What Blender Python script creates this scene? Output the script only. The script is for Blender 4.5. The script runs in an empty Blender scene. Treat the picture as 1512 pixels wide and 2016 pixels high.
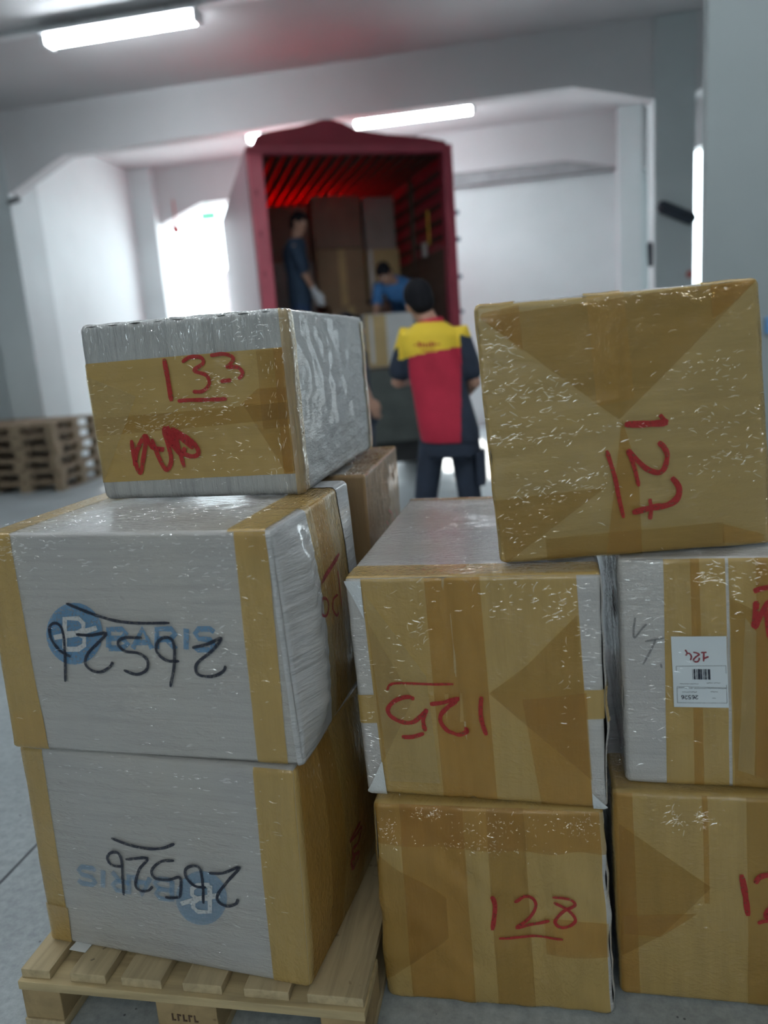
import bpy, bmesh, math, random
from mathutils import Vector, Matrix, noise, Euler
from mathutils.bvhtree import BVHTree

# ------------------------------------------------------------------ camera
SC = bpy.context.scene
COL = SC.collection
F, CX, CY, CAM_Z = 1514.0, 756.0, 1008.0, 1.45
_down = Vector((534.0, 7142.0, F)).normalized()            # camera frame: x right, y down, z forward
_yx, _yz = 270.0, F
_fwd = Vector((_yx, -(_down.x*_yx + _down.z*_yz)/_down.y, _yz)).normalized()
_right = _down.cross(_fwd)
if _right.x < 0: _right = -_right
ROWS = (_right, _fwd, -_down)                               # world x, y, z as rows
cam_data = bpy.data.cameras.new('camera')
cam_data.sensor_fit = 'HORIZONTAL'; cam_data.sensor_width = 36.0
cam_data.lens = 36.0*F/1512.0
cam_data.clip_start = 0.05; cam_data.clip_end = 200
cam_data.dof.use_dof = True
cam_data.dof.focus_distance = 1.72
cam_data.dof.aperture_fstop = 2.0
cam = bpy.data.objects.new('camera', cam_data); COL.objects.link(cam)
_m = Matrix([[ROWS[i].x, -ROWS[i].y, -ROWS[i].z] for i in range(3)]).to_4x4()
_m.translation = Vector((0, 0, CAM_Z))
cam.matrix_world = _m
SC.camera = cam

SC.view_settings.view_transform = 'Standard'
SC.view_settings.look = 'None'
SC.view_settings.gamma = 1.0
SC.view_settings.use_curve_mapping = False
SC.view_settings.exposure = -0.08

# ------------------------------------------------------------------ world, sun, area lights
world = bpy.data.worlds.new('overcast_sky'); SC.world = world
world.use_nodes = True
_bg = world.node_tree.nodes['Background']
_bg.inputs['Color'].default_value = (0.80, 0.93, 0.99, 1); _bg.inputs['Strength'].default_value = 7.5

def area(name, loc, size, power, color=(1, 1, 1), rot=(0, 0, 0), portal=False):
    l = bpy.data.lights.new(name, 'AREA'); l.shape = 'RECTANGLE'
    l.size, l.size_y = size; l.energy = power; l.color = color
    o = bpy.data.objects.new(name, l); COL.objects.link(o); o.location = loc; o.rotation_euler = rot
    if portal: l.cycles.is_portal = True
    return o
sun = bpy.data.lights.new('sun', 'SUN'); sun.energy = 8.0; sun.angle = 0.03; sun.color = (1, 0.97, 0.92)
suno = bpy.data.objects.new('sun', sun); COL.objects.link(suno)
suno.rotation_euler = Vector((-0.16, 0.80, 0.58)).to_track_quat('Z', 'Y').to_euler()
TUBE_POWER = 44.0
DOOR_Y = 13.70
area('doorway_portal', (-3.6, DOOR_Y+0.45, 2.1), (5.8, 4.2), 1, rot=(math.radians(-90), 0, 0), portal=True)
area('side_doorway_portal', (3.3, DOOR_Y+0.45, 1.9), (1.6, 3.8), 1, rot=(math.radians(-90), 0, 0), portal=True)

area('added_window_portal', (0, -6.25, 3.8), (5.2, 1.0), 1, rot=(math.radians(90), 0, 0), portal=True)  # sky sampling for the opening added behind the viewer

def ray(px, py):
    c = Vector((px-CX, py-CY, F)); return Vector((ROWS[0].dot(c), ROWS[1].dot(c), ROWS[2].dot(c)))
EYE = Vector((0, 0, CAM_Z))
def at_z(px, py, z): r = ray(px, py); return EYE + r*((z-CAM_Z)/r.z)
def at_y(px, py, y): r = ray(px, py); return EYE + r*(y/r.y)
def at_plane(px, py, P, n): r = ray(px, py); return EYE + r*((P-EYE).dot(n)/r.dot(n))

# ------------------------------------------------------------------ helpers
def link(name, me, parent=None, mats=(), smooth=False):
    o = bpy.data.objects.new(name, me); COL.objects.link(o)
    for m in mats: me.materials.append(m)
    if smooth:
        for p in me.polygons: p.use_smooth = True
    if parent: o.parent = parent
    return o
def tag(o, label, cat, group=None):
    o['label'] = label; o['category'] = cat
    if group: o['group'] = group
    return o
def thing(name, label, cat, loc=(0, 0, 0), rz=0, group=None):
    o = bpy.data.objects.new(name, None); COL.objects.link(o); o.empty_display_size = 0.1
    o.location = loc; o.rotation_euler = (0, 0, rz)
    return tag(o, label, cat, group)
def structure(o): o['kind'] = 'structure'; return o
def to_mesh(bm, name='m'):
    me = bpy.data.meshes.new(name); bmesh.ops.recalc_face_normals(bm, faces=bm.faces); bm.to_mesh(me); bm.free(); return me
def bx(bm, x0, x1, y0, y1, z0, z1, M=None, bev=0):
    r = bmesh.ops.create_cube(bm, size=1)
    T = Matrix.Translation(((x0+x1)/2, (y0+y1)/2, (z0+z1)/2)) @ Matrix.Diagonal((x1-x0, y1-y0, z1-z0, 1))
    if M is not None: T = M @ T
    bmesh.ops.transform(bm, matrix=T, verts=r['verts'])
    if bev > 0:
        es = list({e for v in r['verts'] for e in v.link_edges})
        bmesh.ops.bevel(bm, geom=es, offset=bev, segments=2, affect='EDGES', profile=0.6)
def box_obj(name, dims, mats, parent=None, M=None, bev=0):
    bm = bmesh.new(); bx(bm, *dims, M=M, bev=bev); return link(name, to_mesh(bm, name), parent, mats)
def tube(bm, pts, radii, seg=12, caps=True):
    """closed tapered tube through pts with round ends"""
    pts = [Vector(p) for p in pts]
    if not isinstance(radii, (list, tuple)): radii = [radii]*len(pts)
    rings = []
    def frame(d):
        a = Vector((0, 0, 1)) if abs(d.z) < 0.9 else Vector((1, 0, 0))
        u = d.cross(a).normalized(); return u, d.cross(u).normalized()
    d0 = (pts[1]-pts[0]).normalized(); dn = (pts[-1]-pts[-2]).normalized()
    seq = []
    if caps:
        for k in (3, 2, 1):
            a = k*math.pi/2/3.4; seq.append((pts[0]-d0*radii[0]*math.sin(a), d0, radii[0]*math.cos(a)))
    for i, p in enumerate(pts):
        if i == 0: d = d0
        elif i == len(pts)-1: d = dn
        else: d = ((pts[i+1]-p).normalized() + (p-pts[i-1]).normalized()).normalized()
        seq.append((p, d, radii[i]))
    if caps:
        for k in (1, 2, 3):
            a = k*math.pi/2/3.4; seq.append((pts[-1]+dn*radii[-1]*math.sin(a), dn, radii[-1]*math.cos(a)))
    u0 = None
    for p, d, r in seq:
        u, v = frame(d)
        if u0 is not None:
            u = (u0 - d*u0.dot(d)).normalized(); v = d.cross(u)
        u0 = u
        rings.append([bm.verts.new(p + (u*math.cos(t)+v*math.sin(t))*r) for t in [2*math.pi*j/seg for j in range(seg)]])
    for a, b in zip(rings, rings[1:]):
        for j in range(seg): bm.faces.new((a[j], a[(j+1) % seg], b[(j+1) % seg], b[j]))
    bm.faces.new(rings[0][::-1]); bm.faces.new(rings[-1])
def ball(bm, c, radii, rot=None, seg=20):
    r = bmesh.ops.create_uvsphere(bm, u_segments=seg, v_segments=seg//2, radius=1)
    T = Matrix.Diagonal((*radii, 1))
    if rot is not None: T = rot.to_4x4() @ T
    bmesh.ops.transform(bm, matrix=Matrix.Translation(c) @ T, verts=r['verts'])
def loft(bm, secs, seg=24):
    """secs: (centre, side axis*halfwidth, front axis*halfdepth)"""
    rings = []
    for c, a, b in secs:
        c, a, b = Vector(c), Vector(a), Vector(b)
        ring = []
        for j in range(seg):
            t = 2*math.pi*j/seg; cs, sn = math.cos(t), math.sin(t)
            e = 0.8
            ring.append(bm.verts.new(c + a*math.copysign(abs(cs)**e, cs) + b*math.copysign(abs(sn)**e, sn)))
        rings.append(ring)
    for p, q in zip(rings, rings[1:]):
        for j in range(seg): bm.faces.new((p[j], p[(j+1) % seg], q[(j+1) % seg], q[j]))
    bm.faces.new(rings[0][::-1]); bm.faces.new(rings[-1])

# ------------------------------------------------------------------ materials
def nmat(name):
    m = bpy.data.materials.new(name); m.use_nodes = True
    nt = m.node_tree; nt.nodes.clear()
    out = nt.nodes.new('ShaderNodeOutputMaterial')
    return m, nt, out
def N(nt, t, **k):
    n = nt.nodes.new(t)
    for a, v in k.items():
        if a in n.inputs.keys() if isinstance(a, str) else False: n.inputs[a].default_value = v
        else: setattr(n, a, v)
    return n
def setin(n, **k):
    for a, v in k.items(): n.inputs[a.replace('_', ' ')].default_value = v
def coords(nt, kind, scale=(1, 1, 1), rot=(0, 0, 0)):
    tc = nt.nodes.new('ShaderNodeTexCoord'); mp = nt.nodes.new('ShaderNodeMapping')
    nt.links.new(tc.outputs[kind], mp.inputs[0]); mp.inputs['Scale'].default_value = scale; mp.inputs['Rotation'].default_value = rot
    return mp.outputs[0]
def noise_n(nt, vec, scale, detail=4, rough=0.55, dist=0.0):
    n = nt.nodes.new('ShaderNodeTexNoise'); nt.links.new(vec, n.inputs['Vector'])
    setin(n, Scale=scale, Detail=detail, Roughness=rough, Distortion=dist); return n.outputs['Fac']
def ramp(nt, fac, stops):
    r = nt.nodes.new('ShaderNodeValToRGB'); nt.links.new(fac, r.inputs[0])
    e = r.color_ramp.elements
    while len(e) < len(stops): e.new(0.5)
    for i, (p, c) in enumerate(stops):
        e[i].position = p; e[i].color = (*c, 1) if len(c) == 3 else c
    return r.outputs['Color']
def math_n(nt, op, a, b=None, c=None):
    n = nt.nodes.new('ShaderNodeMath'); n.operation = op
    for i, v in enumerate((a, b, c)):
        if v is None: continue
        if isinstance(v, (int, float)): n.inputs[i].default_value = v
        else: nt.links.new(v, n.inputs[i])
    return n.outputs[0]
def bump(nt, h, strength, dist=0.01, normal=None):
    b = nt.nodes.new('ShaderNodeBump'); setin(b, Strength=strength, Distance=dist); nt.links.new(h, b.inputs['Height'])
    if normal is not None: nt.links.new(normal, b.inputs['Normal'])
    return b.outputs[0]
def plain(name, col, rough=0.6, vary=0.12, scale=6, metal=0.0, bmp=0.0, coord='Object', spec=0.5):
    m, nt, out = nmat(name)
    p = nt.nodes.new('ShaderNodeBsdfPrincipled'); nt.links.new(p.outputs[0], out.inputs[0])
    v = coords(nt, coord)
    n = noise_n(nt, v, scale, 5)
    lo = tuple(c*(1-vary) for c in col); hi = tuple(min(1, c*(1+vary)) for c in col)
    nt.links.new(ramp(nt, n, [(0.3, lo), (0.7, hi)]), p.inputs['Base Color'])
    setin(p, Roughness=rough, Metallic=metal); p.inputs['Specular IOR Level'].default_value = spec
    if bmp: nt.links.new(bump(nt, noise_n(nt, v, scale*8, 4), bmp, 0.004), p.inputs['Normal'])
    return m
def emit(name, col, strength):
    m, nt, out = nmat(name); e = nt.nodes.new('ShaderNodeEmission')
    e.inputs[0].default_value = (*col, 1); e.inputs[1].default_value = strength; nt.links.new(e.outputs[0], out.inputs[0]); return m

def film_coat(nt, p, uv, dirscale, strength, seed=0.0, weight=1.0):
    """crinkled stretch film over the surface: clear coat with its own wrinkled normal"""
    mp = nt.nodes.new('ShaderNodeMapping'); nt.links.new(uv, mp.inputs[0])
    mp.inputs['Scale'].default_value = (dirscale[0]*5, dirscale[1]*3, 1); mp.inputs['Location'].default_value = (seed, seed*1.7, 0)
    mp.inputs['Rotation'].default_value = (0, 0, 0.08)
    big = noise_n(nt, uv, 5.0, 2)
    mask = ramp(nt, big, [(0.44, (0.15,)*3), (0.60, (1, 1, 1))])
    h = noise_n(nt, mp.outputs[0], 1.0, 2.2, 0.55, 0.8)
    rid = math_n(nt, 'ABSOLUTE', math_n(nt, 'SUBTRACT', h, 0.5))
    hh = math_n(nt, 'MULTIPLY', rid, mask)
    nb = bump(nt, hh, 1.0, 0.030*strength)
    nt.links.new(nb, p.inputs['Coat Normal'])
    setin(p, Coat_Weight=weight, Coat_Roughness=0.05, Coat_IOR=1.6)
    return hh
def foam_mat(name, col, dirscale=(4, 40), coat=(6, 30), wr=0.5, cs=0.9, streak=0.25, seed=0.0, weave=True, weight=1.0):
    """white foam sheet under stretch film"""
    m, nt, out = nmat(name)
    p = nt.nodes.new('ShaderNodeBsdfPrincipled'); nt.links.new(p.outputs[0], out.inputs[0])
    tc = nt.nodes.new('ShaderNodeTexCoord'); uv = tc.outputs['UV']
    mp = nt.nodes.new('ShaderNodeMapping'); nt.links.new(uv, mp.inputs[0]); mp.inputs['Scale'].default_value = (*dirscale, 1)
    mp.inputs['Location'].default_value = (seed, seed, 0); mp.inputs['Rotation'].default_value = (0, 0, 0.06)
    st = noise_n(nt, mp.outputs[0], 1.0, 6, 0.65)
    lo = tuple(c*(1-streak*0.6) for c in col); hi = tuple(min(1, c*(1+streak)) for c in col)
    base = ramp(nt, st, [(0.30, lo), (0.52, col), (0.62, col), (0.80, hi)])
    bl = noise_n(nt, uv, 3.0, 3)
    mix = nt.nodes.new('ShaderNodeMix'); mix.data_type = 'RGBA'; mix.blend_type = 'MULTIPLY'; mix.inputs[0].default_value = 1
    nt.links.new(base, mix.inputs[6]); nt.links.new(ramp(nt, bl, [(0.3, (0.9, 0.9, 0.92)), (0.7, (1.0, 0.99, 0.96))]), mix.inputs[7])
    nt.links.new(mix.outputs[2], p.inputs['Base Color'])
    n0 = bump(nt, st, wr, 0.012)
    if weave:
        wv = nt.nodes.new('ShaderNodeTexVoronoi'); nt.links.new(uv, wv.inputs['Vector']); setin(wv, Scale=260.0)
        n0 = bump(nt, wv.outputs['Distance'], 0.25, 0.002, n0)
    nt.links.new(n0, p.inputs['Normal'])
    setin(p, Roughness=0.5)
    film_coat(nt, p, uv, coat, cs, seed, weight)
    return m
def tape_mat(name, col=(0.52, 0.35, 0.115), tint=(0.95, 0.80, 0.46), alpha=0.66, dirscale=(30, 3), coat=(8, 22), cs=0.8, seed=0.0, wr=0.3):
    """brown see-through packing tape; layers add up"""
    m, nt, out = nmat(name)
    tc = nt.nodes.new('ShaderNodeTexCoord'); uv = tc.outputs['UV']
    mp = nt.nodes.new('ShaderNodeMapping'); nt.links.new(uv, mp.inputs[0]); mp.inputs['Scale'].default_value = (*dirscale, 1)
    mp.inputs['Location'].default_value = (seed*3, seed, 0)
    st = noise_n(nt, mp.outputs[0], 1.0, 5, 0.6)
    p = nt.nodes.new('ShaderNodeBsdfPrincipled')
    c = ramp(nt, st, [(0.25, tuple(x*0.86 for x in col)), (0.5, col), (0.78, tuple(min(1, x*1.12) for x in col))])
    nt.links.new(c, p.inputs['Base Color']); setin(p, Roughness=0.36)
    nt.links.new(bump(nt, st, wr, 0.012), p.inputs['Normal'])
    film_coat(nt, p, uv, coat, cs, seed)
    tr = nt.nodes.new('ShaderNodeBsdfTransparent'); tr.inputs[0].default_value = (*tint, 1)
    mx = nt.nodes.new('ShaderNodeMixShader'); mx.inputs[0].default_value = alpha
    nt.links.new(tr.outputs[0], mx.inputs[1]); nt.links.new(p.outputs[0], mx.inputs[2]); nt.links.new(mx.outputs[0], out.inputs[0])
    return m
def marker_mat(name, col, alpha=0.9):
    m, nt, out = nmat(name)
    p = nt.nodes.new('ShaderNodeBsdfPrincipled'); p.inputs['Base Color'].default_value = (*col, 1); setin(p, Roughness=0.4)
    tr = nt.nodes.new('ShaderNodeBsdfTransparent'); mx = nt.nodes.new('ShaderNodeMixShader')
    n = noise_n(nt, coords(nt, 'Object'), 160, 3)
    nt.links.new(ramp(nt, n, [(0.28, (alpha*0.55,)*3), (0.5, (alpha,)*3)]), mx.inputs[0])
    nt.links.new(tr.outputs[0], mx.inputs[1]); nt.links.new(p.outputs[0], mx.inputs[2]); nt.links.new(mx.outputs[0], out.inputs[0])
    return m
def wood_mat(name, col, dark=0.6, axis=(2, 30, 30), rough=0.75):
    m, nt, out = nmat(name)
    p = nt.nodes.new('ShaderNodeBsdfPrincipled'); nt.links.new(p.outputs[0], out.inputs[0])
    v = coords(nt, 'Object', axis)
    g = noise_n(nt, v, 1.5, 6, 0.6, 0.6)
    base = ramp(nt, g, [(0.3, tuple(c*dark for c in col)), (0.55, col), (0.8, tuple(min(1, c*1.18) for c in col))])
    kn = noise_n(nt, coords(nt, 'Object'), 24, 2)
    mix = nt.nodes.new('ShaderNodeMix'); mix.data_type = 'RGBA'; mix.blend_type = 'MULTIPLY'; mix.inputs[0].default_value = 1
    nt.links.new(base, mix.inputs[6]); nt.links.new(ramp(nt, kn, [(0.24, (0.35, 0.3, 0.25)), (0.32, (1, 1, 1))]), mix.inputs[7])
    nt.links.new(mix.outputs[2], p.inputs['Base Color']); setin(p, Roughness=rough)
    nt.links.new(bump(nt, g, 0.3, 0.004), p.inputs['Normal'])
    return m
def concrete_mat(name, col):
    m, nt, out = nmat(name)
    p = nt.nodes.new('ShaderNodeBsdfPrincipled'); nt.links.new(p.outputs[0], out.inputs[0])
    v = coords(nt, 'Object')
    a = noise_n(nt, v, 1.3, 6, 0.6); b = noise_n(nt, v, 38, 5, 0.7)
    base = ramp(nt, a, [(0.3, tuple(c*0.78 for c in col)), (0.7, tuple(c*1.15 for c in col))])
    vo = nt.nodes.new('ShaderNodeTexVoronoi'); nt.links.new(v, vo.inputs['Vector']); setin(vo, Scale=34.0)
    spots = ramp(nt, math_n(nt, 'ADD', vo.outputs['Distance'], math_n(nt, 'MULTIPLY', noise_n(nt, v, 9, 2), 0.55)), [(0.27, (0.22, 0.23, 0.25)), (0.33, (1, 1, 1))])
    sp2 = ramp(nt, b, [(0.35, (0.80, 0.80, 0.80)), (0.65, (1.15, 1.15, 1.12))])
    cur = base
    for s in (spots, sp2):
        mix = nt.nodes.new('ShaderNodeMix'); mix.data_type = 'RGBA'; mix.blend_type = 'MULTIPLY'; mix.inputs[0].default_value = 1
        nt.links.new(cur, mix.inputs[6]); nt.links.new(s, mix.inputs[7]); cur = mix.outputs[2]
    nt.links.new(cur, p.inputs['Base Color'])
    nt.links.new(ramp(nt, a, [(0.3, (0.38,)*3), (0.7, (0.6,)*3)]), p.inputs['Roughness'])
    nt.links.new(bump(nt, b, 0.25, 0.004), p.inputs['Normal'])
    return m
def tarp_mat(name, col, transl=0.45):
    m, nt, out = nmat(name)
    p = nt.nodes.new('ShaderNodeBsdfPrincipled'); setin(p, Roughness=0.42)
    v = coords(nt, 'Object'); n = noise_n(nt, v, 2.2, 5)
    c = ramp(nt, n, [(0.3, tuple(x*0.8 for x in col)), (0.7, col)])
    nt.links.new(c, p.inputs['Base Color']); nt.links.new(bump(nt, n, 0.5, 0.05), p.inputs['Normal'])
    t = nt.nodes.new('ShaderNodeBsdfTranslucent'); t.inputs[0].default_value = (col[0]*1.6 if col[0]*1.6 < 1 else 1, col[1]*0.6, col[2]*0.6, 1)
    mx = nt.nodes.new('ShaderNodeMixShader'); mx.inputs[0].default_value = transl
    nt.links.new(p.outputs[0], mx.inputs[1]); nt.links.new(t.outputs[0], mx.inputs[2]); nt.links.new(mx.outputs[0], out.inputs[0])
    return m

WALL = plain('painted_plaster', (0.69, 0.745, 0.755), 0.7, 0.04, 1.2, bmp=0.08)
WALLG = plain('greenish_plaster', (0.52, 0.57, 0.58), 0.7, 0.05, 1.2, bmp=0.08)
CEIL = plain('ceiling_paint', (0.58, 0.58, 0.59), 0.8, 0.05, 0.8)
FLOOR = concrete_mat('concrete', (0.36, 0.40, 0.42))
YARD = plain('yard_concrete', (0.75, 0.75, 0.74), 0.9, 0.05, 0.6)
DARK = plain('dark_rubber', (0.02, 0.03, 0.045), 0.6, 0.2, 10)
GREYM = plain('grey_metal', (0.30, 0.31, 0.32), 0.45, 0.1, 8, metal=0.6)

# ------------------------------------------------------------------ the room
XL, XR, BY = -6.64, 1.575, 9.90
CZ = 4.84
def st_box(name, dims, mat, bev=0): return structure(box_obj(name, dims, [mat], bev=bev))
st_box('floor', (-14, 9, -6.2, DOOR_Y+0.45, -0.2, 0), FLOOR)
st_box('floor_yard', (-30, 25, DOOR_Y+0.45, 45, -0.2, -0.005), YARD)
st_box('ceiling', (-9.5, 9, -6.2, DOOR_Y+0.5, CZ, CZ+0.2), CEIL)
# strip opening added high in the unseen rear wall, for light and film glints
st_box('wall_rear', (-9.5, 9, -6.2, -6, 0, 3.3), WALL)
st_box('wall_rear_left', (-9.5, -2.6, -6.2, -6, 3.3, CZ), WALL)
st_box('wall_rear_right', (2.6, 9, -6.2, -6, 3.3, CZ), WALL)
st_box('wall_rear_lintel', (-2.6, 2.6, -6.2, -6, 4.3, CZ), WALL)
for k in range(5): st_box('trim_added_mullion', (-2.6+k*1.29, -2.56+k*1.29, -6.12, -6.06, 3.3, 4.3), WALLG)
st_box('wall_left', (-6.95, XL-0.03, BY+0.5, DOOR_Y-0.25, 0, CZ), WALL)
st_box('wall_side', (-9.5, -9.3, -6.2, BY+0.6, 0, CZ), WALL)
st_box('wall_bay', (-9.3, -7.0, BY+0.4, BY+0.6, 0, CZ), WALLG)
st_box('wall_right', (6.0, 6.2, -6.2, DOOR_Y+0.5, 0, CZ), WALL)
def beam(name, y0, y1, zb, xa, xb, mat, hl=0.72, hd=0.40):
    """a ceiling beam with sloped haunches down to its columns"""
    bm = bmesh.new()
    prof = [(-9.3, CZ), (-9.3, zb), (xa-1.0, zb), (xa-0.45, zb-hd), (xa, zb-hd), (xa+hl, zb), (xb-hl, zb), (xb, zb-hd*0.6), (xb+0.4, zb-hd*0.6), (xb+1.0, zb), (6.0, zb), (6.0, CZ)]
    v0 = [bm.verts.new((x, y0, z)) for x, z in prof]; v1 = [bm.verts.new((x, y1, z)) for x, z in prof]
    bm.faces.new(v0); bm.faces.new(v1[::-1])
    for i in range(len(prof)): j = (i+1) % len(prof); bm.faces.new((v0[i], v0[j], v1[j], v1[i]))
    return structure(link(name, to_mesh(bm, name), None, [mat]))
beam('trim_beam', BY+0.02, BY+0.24, 4.23, XL, XR, CEIL, 0.88)
beam('trim_lintel', DOOR_Y-0.1, DOOR_Y+0.35, 4.19, XL+0.1, 1.89, CEIL, 1.1)
beam('trim_crossbeam', 4.6, 4.95, 4.1, XL-0.5, 0.98, CEIL)
def column(name, x0, x1, y0, y1, mat, z1=CZ):
    return st_box(name, (x0, x1, y0, y1, 0, z1), mat, 0.012)
column('trim_column', XL-0.5, XL, BY, BY+0.68, WALLG)
column('trim_left_post', XL-0.35, XL+0.38, DOOR_Y-0.25, DOOR_Y+0.35, WALL)
column('trim_right_column', XR, 2.02, BY, BY+0.5, WALLG)
column('trim_right_post', 1.59, 1.94, DOOR_Y-0.35, DOOR_Y+0.35, WALL)
st_box('wall_near', (0.985, 6.0, 4.55, 4.66, 0, CZ), plain('grey_green_plaster', (0.28, 0.315, 0.32), 0.7, 0.04, 1.2))
st_box('wall_back', (-1.05, 2.72, DOOR_Y+0.12, DOOR_Y+0.30, 0, 4.0), WALL)
st_box('wall_back_right', (4.2, 6.0, DOOR_Y, DOOR_Y+0.3, 0, 4.3), WALL)
st_box('trim_panel_cap', (-1.07, 2.72, DOOR_Y-0.05, DOOR_Y+0.32, 4.0, 4.2), plain('painted_gap_shade', (0.34, 0.35, 0.36), 0.8))  # closes the gap over the panel; the beam's shadow is painted into its colour
st_box('trim_floor_joint', (-1.566, -1.556, -3.0, 8.0, -0.02, 0.0012), plain('joint_filler', (0.10, 0.11, 0.12), 0.9))
st_box('trim_joint_cross', (-8.0, -1.566, 5.15, 5.17, -0.02, 0.0012), bpy.data.materials['joint_filler'])

# small fittings on the walls and columns
def fitting(name, label, cat, loc, build, mats, rot=(0, 0, 0)):
    bm = bmesh.new(); build(bm); o = link(name, to_mesh(bm, name), None, mats, True)
    o.location = loc; o.rotation_euler = rot; return tag(o, label, cat)
p = at_y(1330, 420, BY)
fitting('corner_bumper', 'black oblong rubber block fixed askew on the front of the pillar', 'bumper', (p.x, BY-0.055, p.z),
        lambda bm: tube(bm, [(-0.15, 0, 0.075), (0.15, 0, -0.075)], 0.072, 14), [DARK])
p = at_y(1286, 498, BY)
fitting('wall_bracket', 'narrow dark block on the left edge of the pillar', 'bracket', (XR-0.03, BY+0.14, p.z),
        lambda bm: tube(bm, [(0.0, 0, 0.11), (0.012, 0, -0.11)], 0.035, 12), [DARK])
p = at_y(1358, 540, BY)
fitting('push_button', 'small reddish round button low on the right edge of the pillar', 'button', (p.x, BY-0.01, p.z),
        lambda bm: ball(bm, (0, 0, 0), (0.045, 0.02, 0.045)), [plain('button_red', (0.45, 0.16, 0.14), 0.5)])
p = at_y(347, 452, DOOR_Y-0.12)
fitting('alarm_bell', 'small round red alarm bell on the post at the doorway', 'alarm bell', (p.x, DOOR_Y-0.13, p.z),
        lambda bm: (ball(bm, (0, 0, 0), (0.075, 0.04, 0.075)), tube(bm, [(0, 0.02, 0.5), (0.01, 0.02, -3.7)], 0.012, 8)), [plain('bell_red', (0.5, 0.03, 0.03), 0.4)])
p = at_y(30, 396, BY-0.04)
fitting('camera_housing', 'small dark housing under the beam at the left column', 'camera', (p.x, BY-0.05, p.z),
        lambda bm: (tube(bm, [(-0.07, 0, 0), (0.07, -0.02, 0.01)], 0.04, 12), tube(bm, [(0, 0, 0.02), (0, 0.05, 0.08)], 0.018, 8)), [GREYM])
p = at_z(180, 368, CZ-0.03)
fitting('smoke_detector', 'small grey round detector under the ceiling near the left wall', 'smoke detector', (-5.3, 11.6, CZ-0.03),
        lambda bm: (ball(bm, (0, 0, 0), (0.10, 0.10, 0.05)), ball(bm, (0, 0, -0.03), (0.05, 0.05, 0.03))), [plain('detector_grey', (0.3, 0.3, 0.32))])
p = at_y(410, 425, DOOR_Y+0.0)
fitting('exit_sign', 'small pale green lit sign hanging in the bright doorway', 'sign', (p.x, DOOR_Y+0.0, p.z),
        lambda bm: (bx(bm, -0.14, 0.14, -0.02, 0.02, -0.07, 0.07, bev=0.008), bx(bm, -0.01, 0.01, -0.008, 0.008, 0.07, 0.9)), [emit('sign_green', (0.35, 1.0, 0.75), 1.0)])
p = at_y(1509, 640, 4.54)
fitting('column_sign', 'small blue plate on the near right column', 'sign', (p.x+0.06, 4.535, p.z),
        lambda bm: bx(bm, -0.07, 0.07, -0.008, 0.008, -0.045, 0.045, bev=0.003), [plain('sign_blue', (0.10, 0.24, 0.45), 0.4)])

# ------------------------------------------------------------------ tube lamps
TUBE = emit('tube_glow', (0.88, 0.95, 1.0), 62.0); TUBEN = emit('fill_tube_glow', (1.0, 0.91, 0.77), 17.0)
LAMPW = plain('lamp_white', (0.75, 0.77, 0.78), 0.4)
def lamp(label, x0, x1, y, z, tube_m=None, group=None):
    t = thing('tube_lamp', label, 'ceiling lamp', ((x0+x1)/2, y, z), group=group)
    h = (x1-x0)/2
    bm = bmesh.new(); bx(bm, -h, h, -0.12, 0.12, 0.04, 0.08, bev=0.008)
    for s in (-h, h-0.05): bx(bm, s, s+0.05, -0.085, 0.085, -0.05, 0.045, bev=0.006)
    link('housing', to_mesh(bm), t, [LAMPW])
    for dy in (-0.05, 0.05):
        bm = bmesh.new(); tube(bm, [(-h+0.04, dy, 0), (h-0.04, dy, 0)], 0.034, 14); link('tube', to_mesh(bm), t, [tube_m or TUBE], True)
    for sx in (-h*0.6, h*0.6):
        bm = bmesh.new(); tube(bm, [(sx, 0, 0.07), (sx, 0, CZ-z+0.01)], 0.006, 6); link('hanger', to_mesh(bm), t, [GREYM])
    return t
lamp('bright twin tube lamp hanging over the floor, upper left', -4.57, -2.92, 7.82, 4.68)
box_obj('cable_trunking', (-9.2, 2.5, 7.83, 7.93, 4.80, 4.838), [LAMPW])
tag(bpy.data.objects['cable_trunking'], 'thin white trunking along the ceiling on both sides of the tube lamp', 'trunking')
lamp('short lit end of a tube lamp left of the truck roof', -3.80, -3.50, 11.5, 4.54)
lamp('long bright tube lamp behind the right half of the truck roof', -2.22, -0.51, 11.5, 4.55)
lamp('added hidden tube lamp above the truck roof', -3.5, -2.1, 10.65, 4.02)  # unseen lamp put in to make the roof cloth glow
for x, y, w in [(-1.4, 1.9, 'above the left stack'), (1.6, 2.2, 'above the right stacks'), (-1.5, -2.2, 'behind the viewer on the left'), (1.7, -2.4, 'behind the viewer on the right'), (-1.3, -4.8, 'far behind the viewer on the left'), (1.6, -4.8, 'far behind the viewer on the right'), (-4.6, 3.2, 'far out over the left floor')]:
    lamp('added unseen tube lamp overhead, '+w, x-0.75, x+0.75, y, 4.6, TUBE if y > 0 else TUBEN)  # fill lamps added out of view to light the parcels

# ------------------------------------------------------------------ wrapped parcels
def cr(pts, n=6):
    """smooth curve through 2D points"""
    if len(pts) < 3: return [Vector(pts[0]).lerp(Vector(pts[1]), k/n) for k in range(n+1)]
    P = [Vector(p) for p in pts]; P = [2*P[0]-P[1]] + P + [2*P[-1]-P[-2]]
    out = []
    for i in range(1, len(P)-2):
        for k in range(n):
            t = k/n
            out.append(0.5*((2*P[i]) + (-P[i-1]+P[i+1])*t + (2*P[i-1]-5*P[i]+4*P[i+1]-P[i+2])*t*t + (-P[i-1]+3*P[i]-3*P[i+1]+P[i+2])*t**3))
    out.append(P[-2]); return out

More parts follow.
